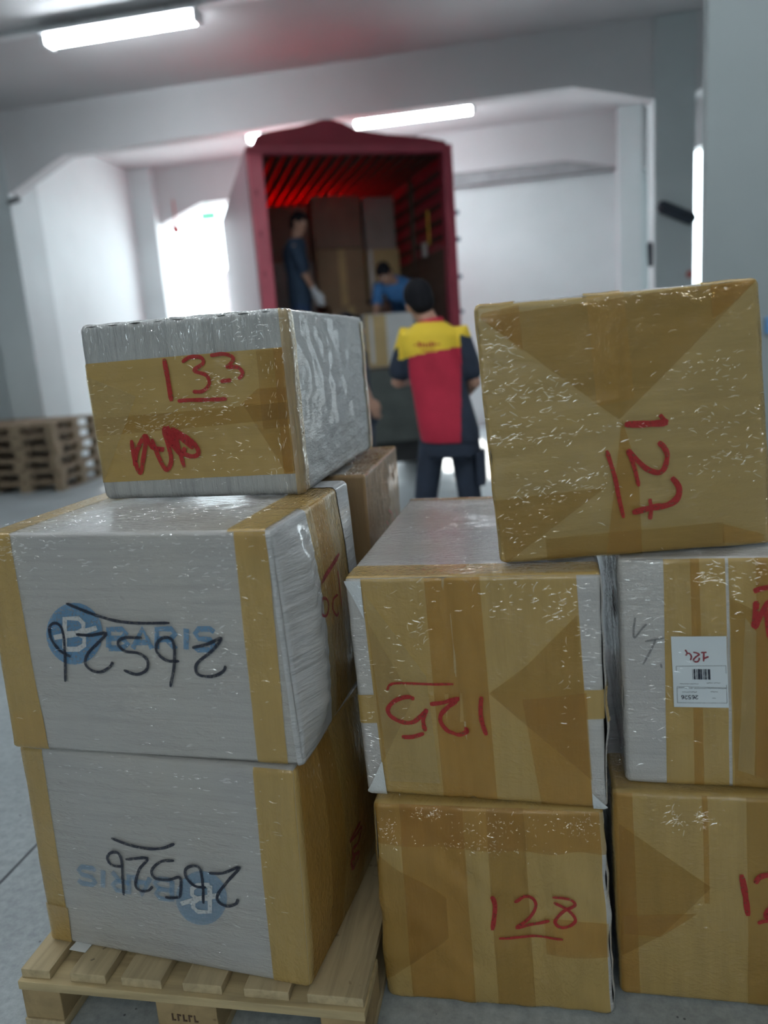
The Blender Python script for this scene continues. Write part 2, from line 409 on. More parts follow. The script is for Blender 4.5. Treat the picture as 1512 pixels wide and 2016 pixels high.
class Parcel:
    """a wrapped carton: rounded, slightly bulging box between eight corners"""
    def __init__(s, name, label, cat, bl, br, tl, tr, z0, depth, mat, r=0.012, bulge=0.004, amp=0.0015, seed=0, freq=9.0,
                 width=None, wtop=None, dyaw=0.0, bulges=None, puff=None, group=None, depth_top=None):
        A = at_z(*bl, z0)
        if br is not None:
            B = at_z(*br, z0)
        else:
            B = A + Vector((math.cos(width[1]), math.sin(width[1]), 0))*width[0]
        d = (B-A).normalized(); n = Vector((-d.y, d.x, 0))
        C = at_plane(*tl, A, n)
        if tr is not None: D = at_plane(*tr, A, n)
        else: D = C + d*(wtop or width[0])
        zt = (C.z+D.z)/2; s.ztop = zt
        C.z = C.z*0.35+zt*0.65; D.z = D.z*0.35+zt*0.65
        dep = (Matrix.Rotation(dyaw, 3, 'Z') @ n)*depth
        s.corner = {(-1, -1, -1): A, (1, -1, -1): B, (-1, -1, 1): C, (1, -1, 1): D,
                    (-1, 1, -1): A+dep, (1, 1, -1): B+dep, (-1, 1, 1): Vector((C.x, C.y, zt))+dep, (1, 1, 1): Vector((D.x, D.y, zt))+dep}
        s.w, s.d, s.h = (B-A).length, depth, zt-z0
        s.r, s.bulge, s.amp, s.seed, s.freq = r, bulge, amp, seed, freq
        s.bulges = bulges or {}; s.puff = puff
        base = (A+B)/2+dep/2
        s.root = thing(name, label, cat, base, math.atan2(d.y, d.x), group)
        s.inv = (Matrix.Translation(base) @ Matrix.Rotation(math.atan2(d.y, d.x), 4, 'Z')).inverted()
        s.layer = 0
        s.body = link('wrapping', s.body_mesh(), s.root, [mat], True)
    FACES = 'FRLTKB'
    def cube(s, f, u, v):
        a, b = 2*u-1, 2*v-1
        return {'F': (a, -1, b), 'K': (-a, 1, b), 'R': (1, a, b), 'L': (-1, -a, b), 'T': (a, b, 1), 'B': (a, -b, -1)}[f]
    def size(s, f): return {'F': (s.w, s.h), 'K': (s.w, s.h), 'R': (s.d, s.h), 'L': (s.d, s.h), 'T': (s.w, s.d), 'B': (s.w, s.d)}[f]
    def surf(s, f, u, v, off=0.0, rough=True):
        q = Vector(s.cube(f, u, v)); H = Vector((s.w/2, s.d/2, s.h/2))
        m = Vector((q.x*H.x, q.y*H.y, q.z*H.z)); r = s.r
        inner = Vector(tuple(max(-H[i]+r, min(H[i]-r, m[i])) for i in range(3)))
        nn = (m-inner).normalized(); m = inner + nn*r
        a, b = 2*u-1, 2*v-1
        bl = s.bulges.get(f, s.bulge)
        if f == 'B': bl = 0
        if f == 'T' and 'T' not in s.bulges: bl = 0
        off2 = bl*max(0, 1-a*a)*max(0, 1-b*b)
        if s.puff: off2 += s.puff(s, f, u, v)
        if rough and f != 'B':
            k = min(1, (m.z+H.z)/0.02, (H.z-m.z)/0.02+0.4)
            if f == 'T': k *= 0.4
            off2 += s.amp*k*(noise.noise(m*s.freq+Vector((s.seed, s.seed*2.1, 0)))+0.5*noise.noise(m*s.freq*2.3+Vector((0, s.seed, 4))))
        m = m + nn*(off2+off)
        t = [(m[i]/H[i]+1)/2 for i in range(3)]
        P = Vector((0, 0, 0))
        for c, V in s.corner.items():
            wgt = 1
            for i in range(3): wgt *= t[i] if c[i] > 0 else 1-t[i]
            P += V*wgt
        return P
    def flat(s, f, u, v):
        t = [(k+1)/2 for k in s.cube(f, u, v)]; P = Vector((0, 0, 0))
        for c, V in s.corner.items():
            wgt = 1
            for i in range(3): wgt *= t[i] if c[i] > 0 else 1-t[i]
            P += V*wgt
        return P
    def samples(s, a, b, L, step=0.011):
        lo, hi = min(a, b), max(a, b); n = max(1, int((hi-lo)*L/step)); S = {lo, hi}
        for k in range(1, n): S.add(lo+(hi-lo)*k/n)
        for k in range(0, 6):
            for e in (k*s.r/5/L, 1-k*s.r/5/L):
                if lo < e < hi: S.add(e)
        S = sorted(S); out = [S[0]]
        for x in S[1:]:
            if x-out[-1] > 0.0008/L: out.append(x)
        out[-1] = S[-1]
        return out if a < b else out[::-1]
    def body_mesh(s):
        bm = bmesh.new(); uvl = bm.loops.layers.uv.new('UVMap')
        for f in s.FACES:
            W, Hh = s.size(f); us, vs = s.samples(0, 1, W), s.samples(0, 1, Hh)
            g = [[bm.verts.new(s.inv @ s.surf(f, u, v)) for u in us] for v in vs]
            for j in range(len(vs)-1):
                for i in range(len(us)-1):
                    fc = bm.faces.new((g[j][i], g[j][i+1], g[j+1][i+1], g[j+1][i]))
                    for l, (u, v) in zip(fc.loops, ((us[i], vs[j]), (us[i+1], vs[j]), (us[i+1], vs[j+1]), (us[i], vs[j+1]))):
                        l[uvl].uv = (u*W+s.seed*0.37, v*Hh)
        bmesh.ops.remove_doubles(bm, verts=bm.verts, dist=0.0003)
        return to_mesh(bm, 'wrapping')
    def uv(s, f, px, py):
        u, v = 0.5, 0.5
        def pr(u, v):
            c = s.flat(f, u, v)-EYE
            x, y, z = (sum(ROWS[i][k]*c[i] for i in range(3)) for k in range(3)); return CX+F*x/z, CY+F*y/z
        for _ in range(14):
            x, y = pr(u, v); e = 1e-3
            xu, yu = pr(u+e, v); xv, yv = pr(u, v+e)
            a, b, c, d = (xu-x)/e, (xv-x)/e, (yu-y)/e, (yv-y)/e; det = a*d-b*c
            if abs(det) < 1e-6: break
            dx, dy = px-x, py-y
            u = max(-0.3, min(1.3, u+(d*dx-b*dy)/det)); v = max(-0.3, min(1.3, v+(a*dy-c*dx)/det))
        return u, v
    def patch(s, bm, uvl, f, Q, off, ruv=False):
        """Q: four (u,v) corners in order"""
        W, Hh = s.size(f)
        Q = [(max(0, min(1, q[0])), max(0, min(1, q[1]))) for q in Q]
        (u0, v0), (u1, v1), (u2, v2), (u3, v3) = Q
        la = max(math.hypot((u1-u0)*W, (v1-v0)*Hh), math.hypot((u2-u3)*W, (v2-v3)*Hh)); lb = max(math.hypot((u3-u0)*W, (v3-v0)*Hh), math.hypot((u2-u1)*W, (v2-v1)*Hh))
        if abs(u0-u3) < 1e-6 and abs(u1-u2) < 1e-6 and abs(v0-v1) < 1e-6 and abs(v2-v3) < 1e-6:
            us, vs = s.samples(u0, u1, W), s.samples(v0, v3, Hh)
            P = [[(u, v) for u in us] for v in vs]
        else:
            na, nb = max(2, int(la/0.009)), max(2, int(lb/0.009)); P = []
            ss = sorted({k/na for k in range(na+1)} | {0.012, 0.03, 0.97, 0.988}); tt = sorted({k/nb for k in range(nb+1)} | {0.012, 0.03, 0.97, 0.988})
            for t in tt:
                P.append([((1-t)*((1-q)*u0+q*u1)+t*((1-q)*u3+q*u2), (1-t)*((1-q)*v0+q*v1)+t*((1-q)*v3+q*v2)) for q in ss])
        g = [[bm.verts.new(s.inv @ s.surf(f, u, v, off)) for u, v in row] for row in P]
        for j in range(len(P)-1):
            for i in range(len(P[0])-1):
                try: fc = bm.faces.new((g[j][i], g[j][i+1], g[j+1][i+1], g[j+1][i]))
                except ValueError: continue
                for l, (u, v) in zip(fc.loops, (P[j][i], P[j][i+1], P[j+1][i+1], P[j+1][i])):
                    l[uvl].uv = (u*W+s.seed, v*Hh) if not ruv else (v*Hh+s.seed, u*W)
    def tape(s, mat, *patches, name='tape_strip', ruv=False):
        """patches: (face, 'px', [4 pixel points]) or (face, u0, u1, v0, v1)"""
        s.layer += 1; off = 0.0009+0.00045*s.layer
        bm = bmesh.new(); uvl = bm.loops.layers.uv.new('UVMap')
        for p in patches:
            if p[1] == 'px': Q = [s.uv(p[0], *q) for q in p[2]]
            elif p[1] == 'uv': Q = p[2]
            else: Q = [(p[1], p[3]), (p[2], p[3]), (p[2], p[4]), (p[1], p[4])]
            s.patch(bm, uvl, p[0], Q, off, ruv)
        bmesh.ops.remove_doubles(bm, verts=bm.verts, dist=0.0002)
        return link(name, to_mesh(bm, name), s.root, [mat], True)
    def write(s, f, strokes, mat, width=0.008, name='marker_writing', off=None, sc=1.0, o=(0, 0), label=None, smooth=True):
        """strokes of zoomed pixel points: px = x/sc+ox"""
        off = off or 0.0011+0.00045*(s.layer+1)
        bm = bmesh.new(); W, Hh = s.size(f)
        for st in strokes:
            wd = width
            if isinstance(st, tuple) and isinstance(st[0], (int, float)) and isinstance(st[1], list): wd, st = st
            pts = [s.uv(f, x/sc+o[0], y/sc+o[1]) for x, y in st]
            pts = [(u*W, v*Hh) for u, v in pts]
            c = cr(pts, 6) if smooth else [Vector(q) for q in pts]
            L = []
            for i, q in enumerate(c):
                a = c[max(0, i-1)]; b = c[min(len(c)-1, i+1)]; d = (b-a)
                if d.length < 1e-7: continue
                d.normalize(); nrm = Vector((-d.y, d.x))
                k = 1+0.22*noise.noise(Vector((q.x*60, q.y*60, s.seed)))
                if i in (0, len(c)-1) and smooth: k *= 0.6
                L.append([q+nrm*wd*k*t/2 for t in (-1, -0.33, 0.33, 1)])
            off += 0.00012
            g = [[bm.verts.new(s.inv @ s.surf(f, p2.x/W, p2.y/Hh, off)) for p2 in row] for row in L]
            for a, b in zip(g, g[1:]):
                for j in range(3): bm.faces.new((a[j], a[j+1], b[j+1], b[j]))
        ob = link(name, to_mesh(bm, name), s.root, [mat])
        if label: ob['label'] = label
        return ob
    def film(s, f, n, clusters, ang=0.0, seed=1, ln=(0.004, 0.020), hgt=0.0009, spread=0.5):
        """small folds of the clear stretch film, gathered in clusters (u, v, ru, rv)"""
        rn = random.Random(seed*31+s.seed); W, Hh = s.size(f); bm = bmesh.new(); off = 0.0010+0.00045*(s.layer+1)
        for _ in range(int(n*0.62)):
            cu, cv, ru, rv = rn.choice(clusters)
            u, v = cu+rn.gauss(0, ru), cv+rn.gauss(0, rv)
            if not (0.01 < u < 0.99 and 0.01 < v < 0.99): continue
            L = rn.uniform(*ln)*rn.choice((0.5, 1, 1)); w = rn.uniform(0.0005, 0.0014); h = hgt*rn.uniform(0.25, 1.1)*w/0.0010; a = ang+rn.gauss(0, spread); k = rn.uniform(-0.6, 0.6)
            rows = []
            for i in range(5):
                t = i/4-0.5; aa = a+k*t; x, y = u*W+math.cos(aa)*t*L, v*Hh+math.sin(aa)*t*L; e = 1-(2*t)**2*0.8; nx, ny = -math.sin(aa), math.cos(aa)
                row = []
                for q, hh in ((-1, 0), (-0.2, 1), (0.25, 1), (1, 0)):
                    uu, vv = (x+nx*w*q*e)/W, (y+ny*w*q*e)/Hh
                    row.append(bm.verts.new(s.inv @ s.surf(f, max(0, min(1, uu)), max(0, min(1, vv)), off+h*hh*e)))
                rows.append(row)
            for p, q in zip(rows, rows[1:]):
                for j in range(3): bm.faces.new((p[j], p[j+1], q[j+1], q[j]))
        o = link('film_wrinkles', to_mesh(bm), s.root, [FILM], True); o['kind'] = 'stuff'; return o
    def disc(s, f, c, rx, ry, mat, name, off=0.003, hole=None, sc=1.0, o=(0, 0)):
        bm = bmesh.new(); n = 32; rings = []
        for k in range(0, 7):
            ring = []
            for j in range(n):
                t = 2*math.pi*j/n; u, v = s.uv(f, (c[0]+rx*k/6*math.cos(t))/sc+o[0], (c[1]+ry*k/6*math.sin(t))/sc+o[1])
                ring.append(bm.verts.new(s.inv @ s.surf(f, u, v, off)))
            rings.append(ring)
        for a, b in zip(rings, rings[1:]):
            for j in range(n): bm.faces.new((a[j], a[(j+1) % n], b[(j+1) % n], b[j]))
        bmesh.ops.remove_doubles(bm, verts=bm.verts, dist=0.0001)
        return link(name, to_mesh(bm, name), s.root, [mat])

def film_mat():
    m, nt, out = nmat('stretch_film_folds')
    g = nt.nodes.new('ShaderNodeBsdfGlossy'); g.inputs['Color'].default_value = (0.33, 0.34, 0.35, 1); g.inputs['Roughness'].default_value = 0.14
    t = nt.nodes.new('ShaderNodeBsdfTransparent'); t.inputs[0].default_value = (0.93, 0.93, 0.93, 1); a = nt.nodes.new('ShaderNodeAddShader')
    nt.links.new(g.outputs[0], a.inputs[0]); nt.links.new(t.outputs[0], a.inputs[1]); nt.links.new(a.outputs[0], out.inputs[0]); return m
FILM = film_mat()
RED = marker_mat('red_marker', (0.36, 0.016, 0.02)); DRED = marker_mat('dark_red_marker', (0.25, 0.015, 0.03), 0.85)
BLACK = marker_mat('black_marker', (0.012, 0.016, 0.035)); FAINT = marker_mat('faint_marker', (0.05, 0.06, 0.08), 0.45)
BLUEP = marker_mat('blue_print', (0.10, 0.26, 0.46), 0.62); BLUEP2 = marker_mat('pale_blue_print', (0.13, 0.30, 0.50), 0.45)
WHITEP = marker_mat('white_print', (0.55, 0.56, 0.56), 0.85)
FOAM = foam_mat('white_foam', (0.41, 0.405, 0.39), (2.5, 55), (4, 36), 0.35, 0.8, 0.22, 1.0)
FOAM2 = foam_mat('white_foam_smooth', (0.44, 0.435, 0.425), (2.5, 45), (5, 30), 0.3, 0.6, 0.22, 4.0)
FOAMG = foam_mat('gathered_foam', (0.42, 0.435, 0.43), (62, 3), (22, 8), 1.0, 0.9, 0.42, 2.0)
FOAMD = foam_mat('ruffled_foam', (0.47, 0.48, 0.49), (5, 40), (5, 26), 1.0, 0.20, 0.2, 3.0, False, 0.5)
FOAMP = foam_mat('folded_foam', (0.40, 0.415, 0.42), (7, 20), (4, 10), 1.0, 0.05, 0.25, 6.0, False, 0.10)
TAPE = tape_mat('brown_tape', seed=1.0)
TAPEH = tape_mat('brown_tape_lengthwise', dirscale=(3, 30), coat=(5, 26), seed=2.0, cs=1.0)
TAPEW = tape_mat('crinkled_tape', dirscale=(22, 2.5), coat=(14, 10), cs=1.0, seed=3.0, wr=0.7)
TAPET = tape_mat('thin_tape_layer', alpha=0.22, tint=(0.96, 0.84, 0.64), seed=4.0, cs=0.8)
TAPES = tape_mat('tape_fold_layer', alpha=0.14, tint=(0.90, 0.84, 0.72), seed=5.0, cs=0.8)
TAPEL = tape_mat('pale_fold_layer', col=(0.60, 0.50, 0.26), alpha=0.25, tint=(0.98, 0.95, 0.85), seed=6.0, cs=0.8)

# --- pallet under the left stack
PW = wood_mat('pallet_wood', (0.46, 0.37, 0.22), 0.72, (25, 2.0, 25))
PW2 = wood_mat('pallet_wood_across', (0.48, 0.38, 0.21), 0.72, (2.0, 25, 25))
PW3 = wood_mat('pallet_block_wood', (0.36, 0.26, 0.13), 0.7, (10, 10, 10))
def make_pallet(label, group, W=0.80, L=1.20, boards=None, mats=None):
    PWa, PWb, PWc = mats or (PW, PW2, PW3)
    t = thing('wooden_pallet', label, 'pallet', group=group)
    boards = boards or [(0.0, 0.145), (0.19, 0.29), (0.3275, 0.4725), (0.51, 0.61), (0.655, 0.80)]
    for a, b in boards: box_obj('deck_board', (a-W/2, b-W/2, 0.012, L-0.012, 0.122, 0.144), [PWa], t, bev=0.002)
    for y in (0.0, L/2-0.0725, L-0.145): box_obj('stringer_board', (-W/2, W/2, y, y+0.145, 0.100, 0.1218), [PWb], t, bev=0.002)
    for y in (0.004, L/2-0.0725, L-0.149):
        for a, w in ((0.0, 0.1), (W/2-0.0725, 0.145), (W-0.1, 0.1)):
            box_obj('block', (a-W/2+0.002, a-W/2+w-0.002, y, y+0.145, 0.022, 0.0998), [PWc], t, bev=0.003)
    for a, w in ((0.0, 0.1), (W/2-0.0725, 0.145), (W-0.1, 0.1)):
        box_obj('bottom_board', (a-W/2, a-W/2+w, 0, L, 0.0, 0.0218), [PWa], t, bev=0.002)
    return t
q0, q1 = at_z(38, 1908, 0.144), at_z(720, 1986, 0.144)
PA = math.atan2(q1.y-q0.y, q1.x-q0.x)
pal = make_pallet('pale wooden pallet on the floor under the three left parcels', None, boards=[(0.004, 0.075), (0.125, 0.212), (0.25, 0.345), (0.395, 0.485), (0.535, 0.635), (0.675, 0.796)])
pal.location = ((q0.x+q1.x)/2-0.004, (q0.y+q1.y)/2, 0); pal.rotation_euler = (0, 0, PA*0.2)
bm = bmesh.new()
def pstroke(bm, pts, z, w=0.005):
    for a, b in zip(pts, pts[1:]):
        a, b = Vector(a), Vector(b); d = (b-a).normalized(); n = Vector((-d.y, d.x))*w/2
        bm.faces.new([bm.verts.new((*q, z)) for q in (a-n, b-n, b+n, a+n)])
pstroke(bm, [(-0.235, 0.085), (-0.222, 0.10), (-0.236, 0.112), (-0.228, 0.118)], 0.1448); pstroke(bm, [(-0.245, 0.05), (-0.238, 0.056)], 0.1448)
o = link('stamp', to_mesh(bm), pal, [FAINT]); o['label'] = 'small dark stamp on the second board'
bm = bmesh.new()
for k in range(5):
    x = -0.035+k*0.013
    bx(bm, x, x+0.003, 0.0015, 0.003, 0.055, 0.072); bx(bm, x+0.003, x+0.009, 0.0015, 0.003, 0.055+0.013*(k % 2), 0.058+0.013*(k % 2))
o = link('block_stamp', to_mesh(bm), pal, [plain('stamp_ink', (0.10, 0.06, 0.04), 0.8)])
paper = at_z(160, 1864, 0.145)
o = box_obj('paper_scrap', (-0.022, 0.022, -0.014, 0.014, 0, 0.0012), [plain('paper', (0.68, 0.70, 0.70), 0.7)])
o.location = (paper.x, paper.y, 0.1452); o.rotation_euler = (0, 0, -0.12); tag(o, 'small white paper scrap on the pallet at the foot of the lower parcel', 'paper')

# --- lower left parcel
def puff_low(s, f, u, v):
    if f != 'R': return 0
    return 0.022*math.sin(math.pi*min(1, u*1.2))*math.sin(math.pi*v)
low = Parcel('wrapped_parcel', 'big white wrapped parcel with brown tape edges directly on the pallet, 26526 in black', 'parcel', (100, 1850), (612, 1948), (35, 1470), (578, 1512), 0.1445, 0.55, FOAM, r=0.014, seed=1, amp=0.002, bulges={'F': 0.004}, puff=puff_low)
low.tape(TAPE, ('F', 'px', [(100, 1850), (143, 1858), (82, 1475), (37, 1470)]), ('L', 0.86, 1.0, 0, 1))
low.tape(TAPEW, ('F', 'px', [(540, 1935), (611, 1947), (577, 1512), (497, 1503)]), ('R', 0, 1, 0, 1))
low.tape(TAPET, ('R', 0.03, 0.33, 0, 1)); low.tape(TAPES, ('R', 0.2, 0.62, 0, 1)); low.tape(TAPET, ('R', 0.5, 1, 0.1, 0.6))
low.tape(TAPE, ('F', 'px', [(98, 1846), (143, 1853), (136, 1785), (88, 1775)]))
Z4 = dict(sc=1.989, o=(0, 1440))
def logo(b, c, rx, ry, text, flip, mat, Z):
    """round blue emblem with a white B and the word beside it; text = (x0,y0,x1,y1,h0,h1)"""
    b.disc('F', c, rx, ry, mat, 'printed_emblem', off=0.0034, **Z)
    k = -1 if flip else 1
    B = [(-0.42, 0.62), (-0.42, -0.62), (0.18, -0.62), (0.40, -0.42), (0.40, -0.18), (0.15, -0.02), (-0.42, 0.0)]
    B2 = [(0.15, -0.02), (0.45, 0.15), (0.45, 0.45), (0.18, 0.62), (-0.42, 0.62)]
    T = lambda P: [(c[0]+k*x*rx*0.8, c[1]+k*y*ry*0.8) for x, y in P]
    b.write('F', [T(B), T(B2), T([(-0.9, 0.15), (0.1, 0.0), (1.0, -0.25)])], WHITEP, 0.011, 'emblem_letter', off=0.0040, smooth=False, **Z)
    G = {'B': [[(0, 0), (0, 1), (.7, 1), (.9, .8), (.7, .52), (0, .52)], [(.7, .52), (1, .25), (.7, 0), (0, 0)]],
         'A': [[(0, 0), (.5, 1), (1, 0)], [(.2, .32), (.8, .32)]],
         'R': [[(0, 0), (0, 1), (.75, 1), (.95, .75), (.7, .48), (0, .48)], [(.5, .48), (1, 0)]],
         'I': [[(.5, 0), (.5, 1)]], 'S': [[(1, .85), (.8, 1), (.2, 1), (0, .78), (.2, .54), (.8, .48), (1, .24), (.8, 0), (.15, 0), (0, .15)]]}
    x0, y0, x1, y1, h0, h1 = text; S = []; pos = 0; n = 5.2
    for ch in 'BARIS':
        wch = 0.5 if ch == 'I' else 0.88
        for g in G[ch]:
            pts = []
            for gx, gy in g:
                t = (pos+gx*wch*0.86)/4.3; X = x0+(x1-x0)*t; Y = y0+(y1-y0)*t; h = h0+(h1-h0)*t
                pts.append((X, Y-gy*h if not flip else Y+gy*h))
            S.append(pts)
        pos += wch+0.06
    b.write('F', S, mat, 0.0125, 'printed_word', off=0.0030, smooth=False, **Z)
logo(low, (795, 645), 100, 106, (680, 575, 298, 520, 78, 62), True, BLUEP2, Z4)
low.write('F', [[(443, 410), (500, 432), (560, 447), (610, 452), (650, 448), (690, 432)],
    [(490, 520), (448, 515), (428, 490), (440, 468), (470, 468), (485, 500), (488, 560), (493, 632)],
    [(500, 492), (585, 487), (555, 530), (540, 590), (560, 612), (590, 612), (608, 595)],
    [(690, 497), (640, 500), (605, 530), (615, 562), (665, 572), (710, 562), (716, 600), (712, 640)], [(712, 640), (680, 642), (655, 638)],
    [(815, 600), (770, 595), (735, 560), (735, 530), (765, 518), (790, 530), (802, 590), (803, 665)],
    [(825, 545), (880, 545), (945, 522), (900, 575), (862, 625), (862, 655), (895, 673), (930, 665), (940, 645)]], BLACK, 0.0068, 'marker_number', **Z4)
low.write('R', [[(1370, 350), (1345, 385), (1325, 425), (1350, 400), (1378, 370), (1362, 430), (1340, 455), (1345, 480), (1370, 470), (1350, 530), (1335, 505), (1350, 490), (1342, 540)]], DRED, 0.008, 'marker_scribble', **Z4)

# --- upper left parcel
def puff_up(s, f, u, v):
    if f != 'R': return 0
    e = math.exp(-((u-0.16)/0.12)**2)*0.030*min(1, (1-v)*6)*min(1, v*5)
    fold = 0.0035*math.sin(v*70+noise.noise(Vector((u*5, v*4, 1)))*4)*math.exp(-((u-0.25)/0.10)**2)
    return e+fold*min(1, (1-v)*6)*min(1, v*5)+0.012*math.sin(math.pi*u)*math.sin(math.pi*v)
up = Parcel('wrapped_parcel', 'big white wrapped parcel, middle of the left stack, upright blue emblem and 26526 in black', 'parcel', (26, 1472), (597, 1508), (-40, 1052), (532, 1045), low.ztop+0.003, 0.50, FOAM, r=0.010, seed=2, amp=0.002, bulges={'F': 0.003, 'T': 0.002}, puff=puff_up)
up.tape(TAPE, ('F', 'px', [(27, 1472), (97, 1475), (18, 1052), (-40, 1052)]), ('T', 0, 0.105, 0, 1), ('L', 0.9, 1, 0, 1))
up.tape(TAPE, ('F', 'px', [(40, 1473), (98, 1477), (84, 1405), (27, 1405)]))
up.tape(TAPE, ('F', 'px', [(509, 1500), (568, 1506), (524, 1046), (460, 1047)]), ('T', 0.862, 0.982, 0, 1))
up.tape(TAPE, ('F', 'px', [(469, 1102), (530, 1100), (524, 1046), (460, 1047)]))
up.tape(TAPEW, ('R', 0.36, 0.80, 0, 1), ('T', 0.87, 1.0, 0.36, 0.80))
up.tape(TAPET, ('R', 0.44, 0.62, 0, 1))
up.tape(FOAMD, ('R', 0.0, 0.355, 0.0, 1.0), ('F', 0.985, 1.0, 0.0, 1.0), name='foam_flap'); up.tape(FOAMD, ('R', 0.805, 1, 0, 1), ('T', 0.87, 1.0, 0.805, 1.0), name='foam_flap')
Z3 = dict(sc=2.016, o=(0, 960))
logo(up, (302, 576), 112, 122, (438, 632, 872, 640, 74, 84), False, BLUEP, Z3)
up.write('F', [[(270, 455), (330, 480), (400, 505), (480, 525), (560, 533), (680, 532)],
    [(290, 665), (245, 640), (212, 595), (205, 550), (225, 533), (250, 548), (263, 600), (268, 690), (268, 765)],
    [(310, 578), (370, 580), (430, 572), (400, 608), (360, 650), (347, 690), (370, 718), (410, 725), (445, 705), (458, 685)],
    [(572, 590), (500, 590), (478, 612), (505, 642), (560, 652), (592, 680), (588, 718), (550, 735), (500, 718)],
    [(720, 682), (670, 680), (632, 650), (630, 615), (655, 590), (688, 597), (700, 640), (698, 710), (683, 785)],
    [(770, 630), (830, 615), (885, 592), (850, 640), (795, 685), (785, 715), (800, 738), (850, 743), (890, 725), (902, 702)]], BLACK, 0.0066, 'marker_number', **Z3)
up.write('R', [(0.011, [(1240, 380), (1322, 262)]), [(1240, 505), (1233, 470), (1241, 440), (1262, 443), (1270, 475), (1258, 508), (1240, 505)],
    [(1308, 425), (1290, 442), (1286, 480), (1300, 507), (1310, 495)], [(1310, 330), (1316, 400), (1322, 470)], [(1366, 335), (1370, 362)]], DRED, 0.006, 'marker_number', **Z3)

# --- brown-taped parcel standing behind
brown = Parcel('wrapped_parcel', 'brown taped parcel behind the left stack, its top right corner showing', 'parcel', (590, 1420), (712, 1400), (598, 945), (717, 936), 0.63, 0.60, FOAM2, r=0.008, seed=3, bulges={'R': 0.004}) if False else None
TB = up.ztop-0.010
pb = [at_z(717, 936, TB), at_z(775, 882, TB), at_z(636, 944, TB)]
class FreeParcel(Parcel):
    def __init__(s, name, label, cat, A, yaw, w, d, z0, z1, mat, r=0.01, bulge=0.003, amp=0.0015, seed=0, freq=9.0, bulges=None, group=None):
        d1 = Vector((math.cos(yaw), math.sin(yaw), 0)); n = Vector((-d1.y, d1.x, 0)); A = Vector((A[0], A[1], 0))
        s.corner = {(i, j, k): A + d1*(w if i > 0 else 0) + n*(d if j > 0 else 0) + Vector((0, 0, z1 if k > 0 else z0)) for i in (-1, 1) for j in (-1, 1) for k in (-1, 1)}
        s.w, s.d, s.h = w, d, z1-z0; s.ztop = z1
        s.r, s.bulge, s.amp, s.seed, s.freq, s.bulges, s.puff = r, bulge, amp, seed, freq, bulges or {}, None
        base = A+d1*w/2+n*d/2+Vector((0, 0, z0)); s.layer = 0
        s.root = thing(name, label, cat, base, yaw, group)
        s.inv = (Matrix.Translation(base) @ Matrix.Rotation(yaw, 4, 'Z')).inverted()
        s.body = link('wrapping', s.body_mesh(), s.root, [mat], True)
dy = (pb[1]-pb[0]); yawb = math.atan2(dy.y, dy.x)-math.pi/2
dd = Vector((math.cos(yawb), math.sin(yawb), 0))
A0 = pb[0]-dd*0.62
hb = TB-0.145
FreeParcel('wrapped_parcel', 'hidden lower parcel behind the left stack on the pallet', 'parcel', A0, yawb, 0.62, 0.58, 0.1448, 0.1448+hb*0.5, FOAM2, seed=12)
brown = FreeParcel('wrapped_parcel', 'brown taped parcel behind the left stack, its top right corner showing', 'parcel', A0, yawb, 0.62, 0.58, 0.1458+hb*0.5, TB, FOAM2, r=0.007, seed=3, bulges={'R': 0.006}, amp=0.002)
BRT = tape_mat('matte_brown_tape', col=(0.40, 0.27, 0.13), tint=(0.85, 0.62, 0.38), alpha=0.6, coat=(22, 5), cs=1.0, seed=7, wr=0.6)
brown.tape(BRT, ('R', 0, 1, 0, 1), ('T', 0.90, 1, 0, 1), ('F', 0.9, 1, 0, 1)); brown.tape(BRT, ('T', 0.4, 1, 0.35, 1)); brown.tape(BRT, ('T', 0.55, 1, 0.0, 0.04), ('F', 0.55, 1, 0.0, 1))
brown.write('R', [[(1085, 710), (1098, 770), (1115, 830)], [(1008, 728), (1035, 760), (1048, 820), (1062, 880)], [(985, 830), (1005, 875)]], RED, 0.007, 'marker_number', sc=5.04, o=(560, 860))

# --- parcel 133 on top of the left stack
def puff133(s, f, u, v):
    if f == 'F': return 0.002*math.sin(u*60+3*noise.noise(Vector((v*4, u*3, 7))))*(1 if v > 0.8 else 0.3)
    if f == 'R': return 0.003*abs(noise.noise(Vector(((u-v*0.9)*4, (u*0.6+v)*9, 7))))
    if f == 'T': return 0.003*noise.noise(Vector((u*12, v*12, 3)))
    return 0
p133 = Parcel('wrapped_parcel', 'grey and brown parcel on top of the left stack, 133 and a red scribble', 'parcel', (205, 985), (597, 975), (152, 640), (558, 606), up.ztop+0.003, 0.78, FOAMG, r=0.017, seed=4, amp=0.0025, dyaw=0.06, bulges={'F': 0.004, 'R': 0.004, 'T': 0.006}, puff=puff133)
Z2 = dict(sc=2.16, o=(100, 560))
p133.tape(FOAMP, ('R', 0.03, 1, 0.0, 1), name='foam_sheet')
p133.tape(TAPEH, ('F', 'px', [(198, 950), (597, 931), (574, 682), (165, 717)]), ('L', 0.85, 1.0, 0.10, 0.78))
p133.tape(TAPET, ('F', 'px', [(560, 933), (597, 931), (574, 682), (538, 685)]))
p133.tape(TAPES, ('F', 'px', [(186, 860), (590, 822), (586, 790), (182, 825)]))
p133.tape(TAPET, ('F', 'px', [(472, 800), (588, 785), (582, 760), (508, 765)]))
p133.tape(TAPES, ('F', 'px', [(480, 796), (560, 790), (585, 925), (565, 930)]))
p133.tape(TAPES, ('F', 'px', [(505, 690), (572, 684), (590, 835), (520, 845)]))
p133.tape(TAPEL, ('F', 'px', [(170, 740), (270, 780), (210, 940), (196, 945)]))
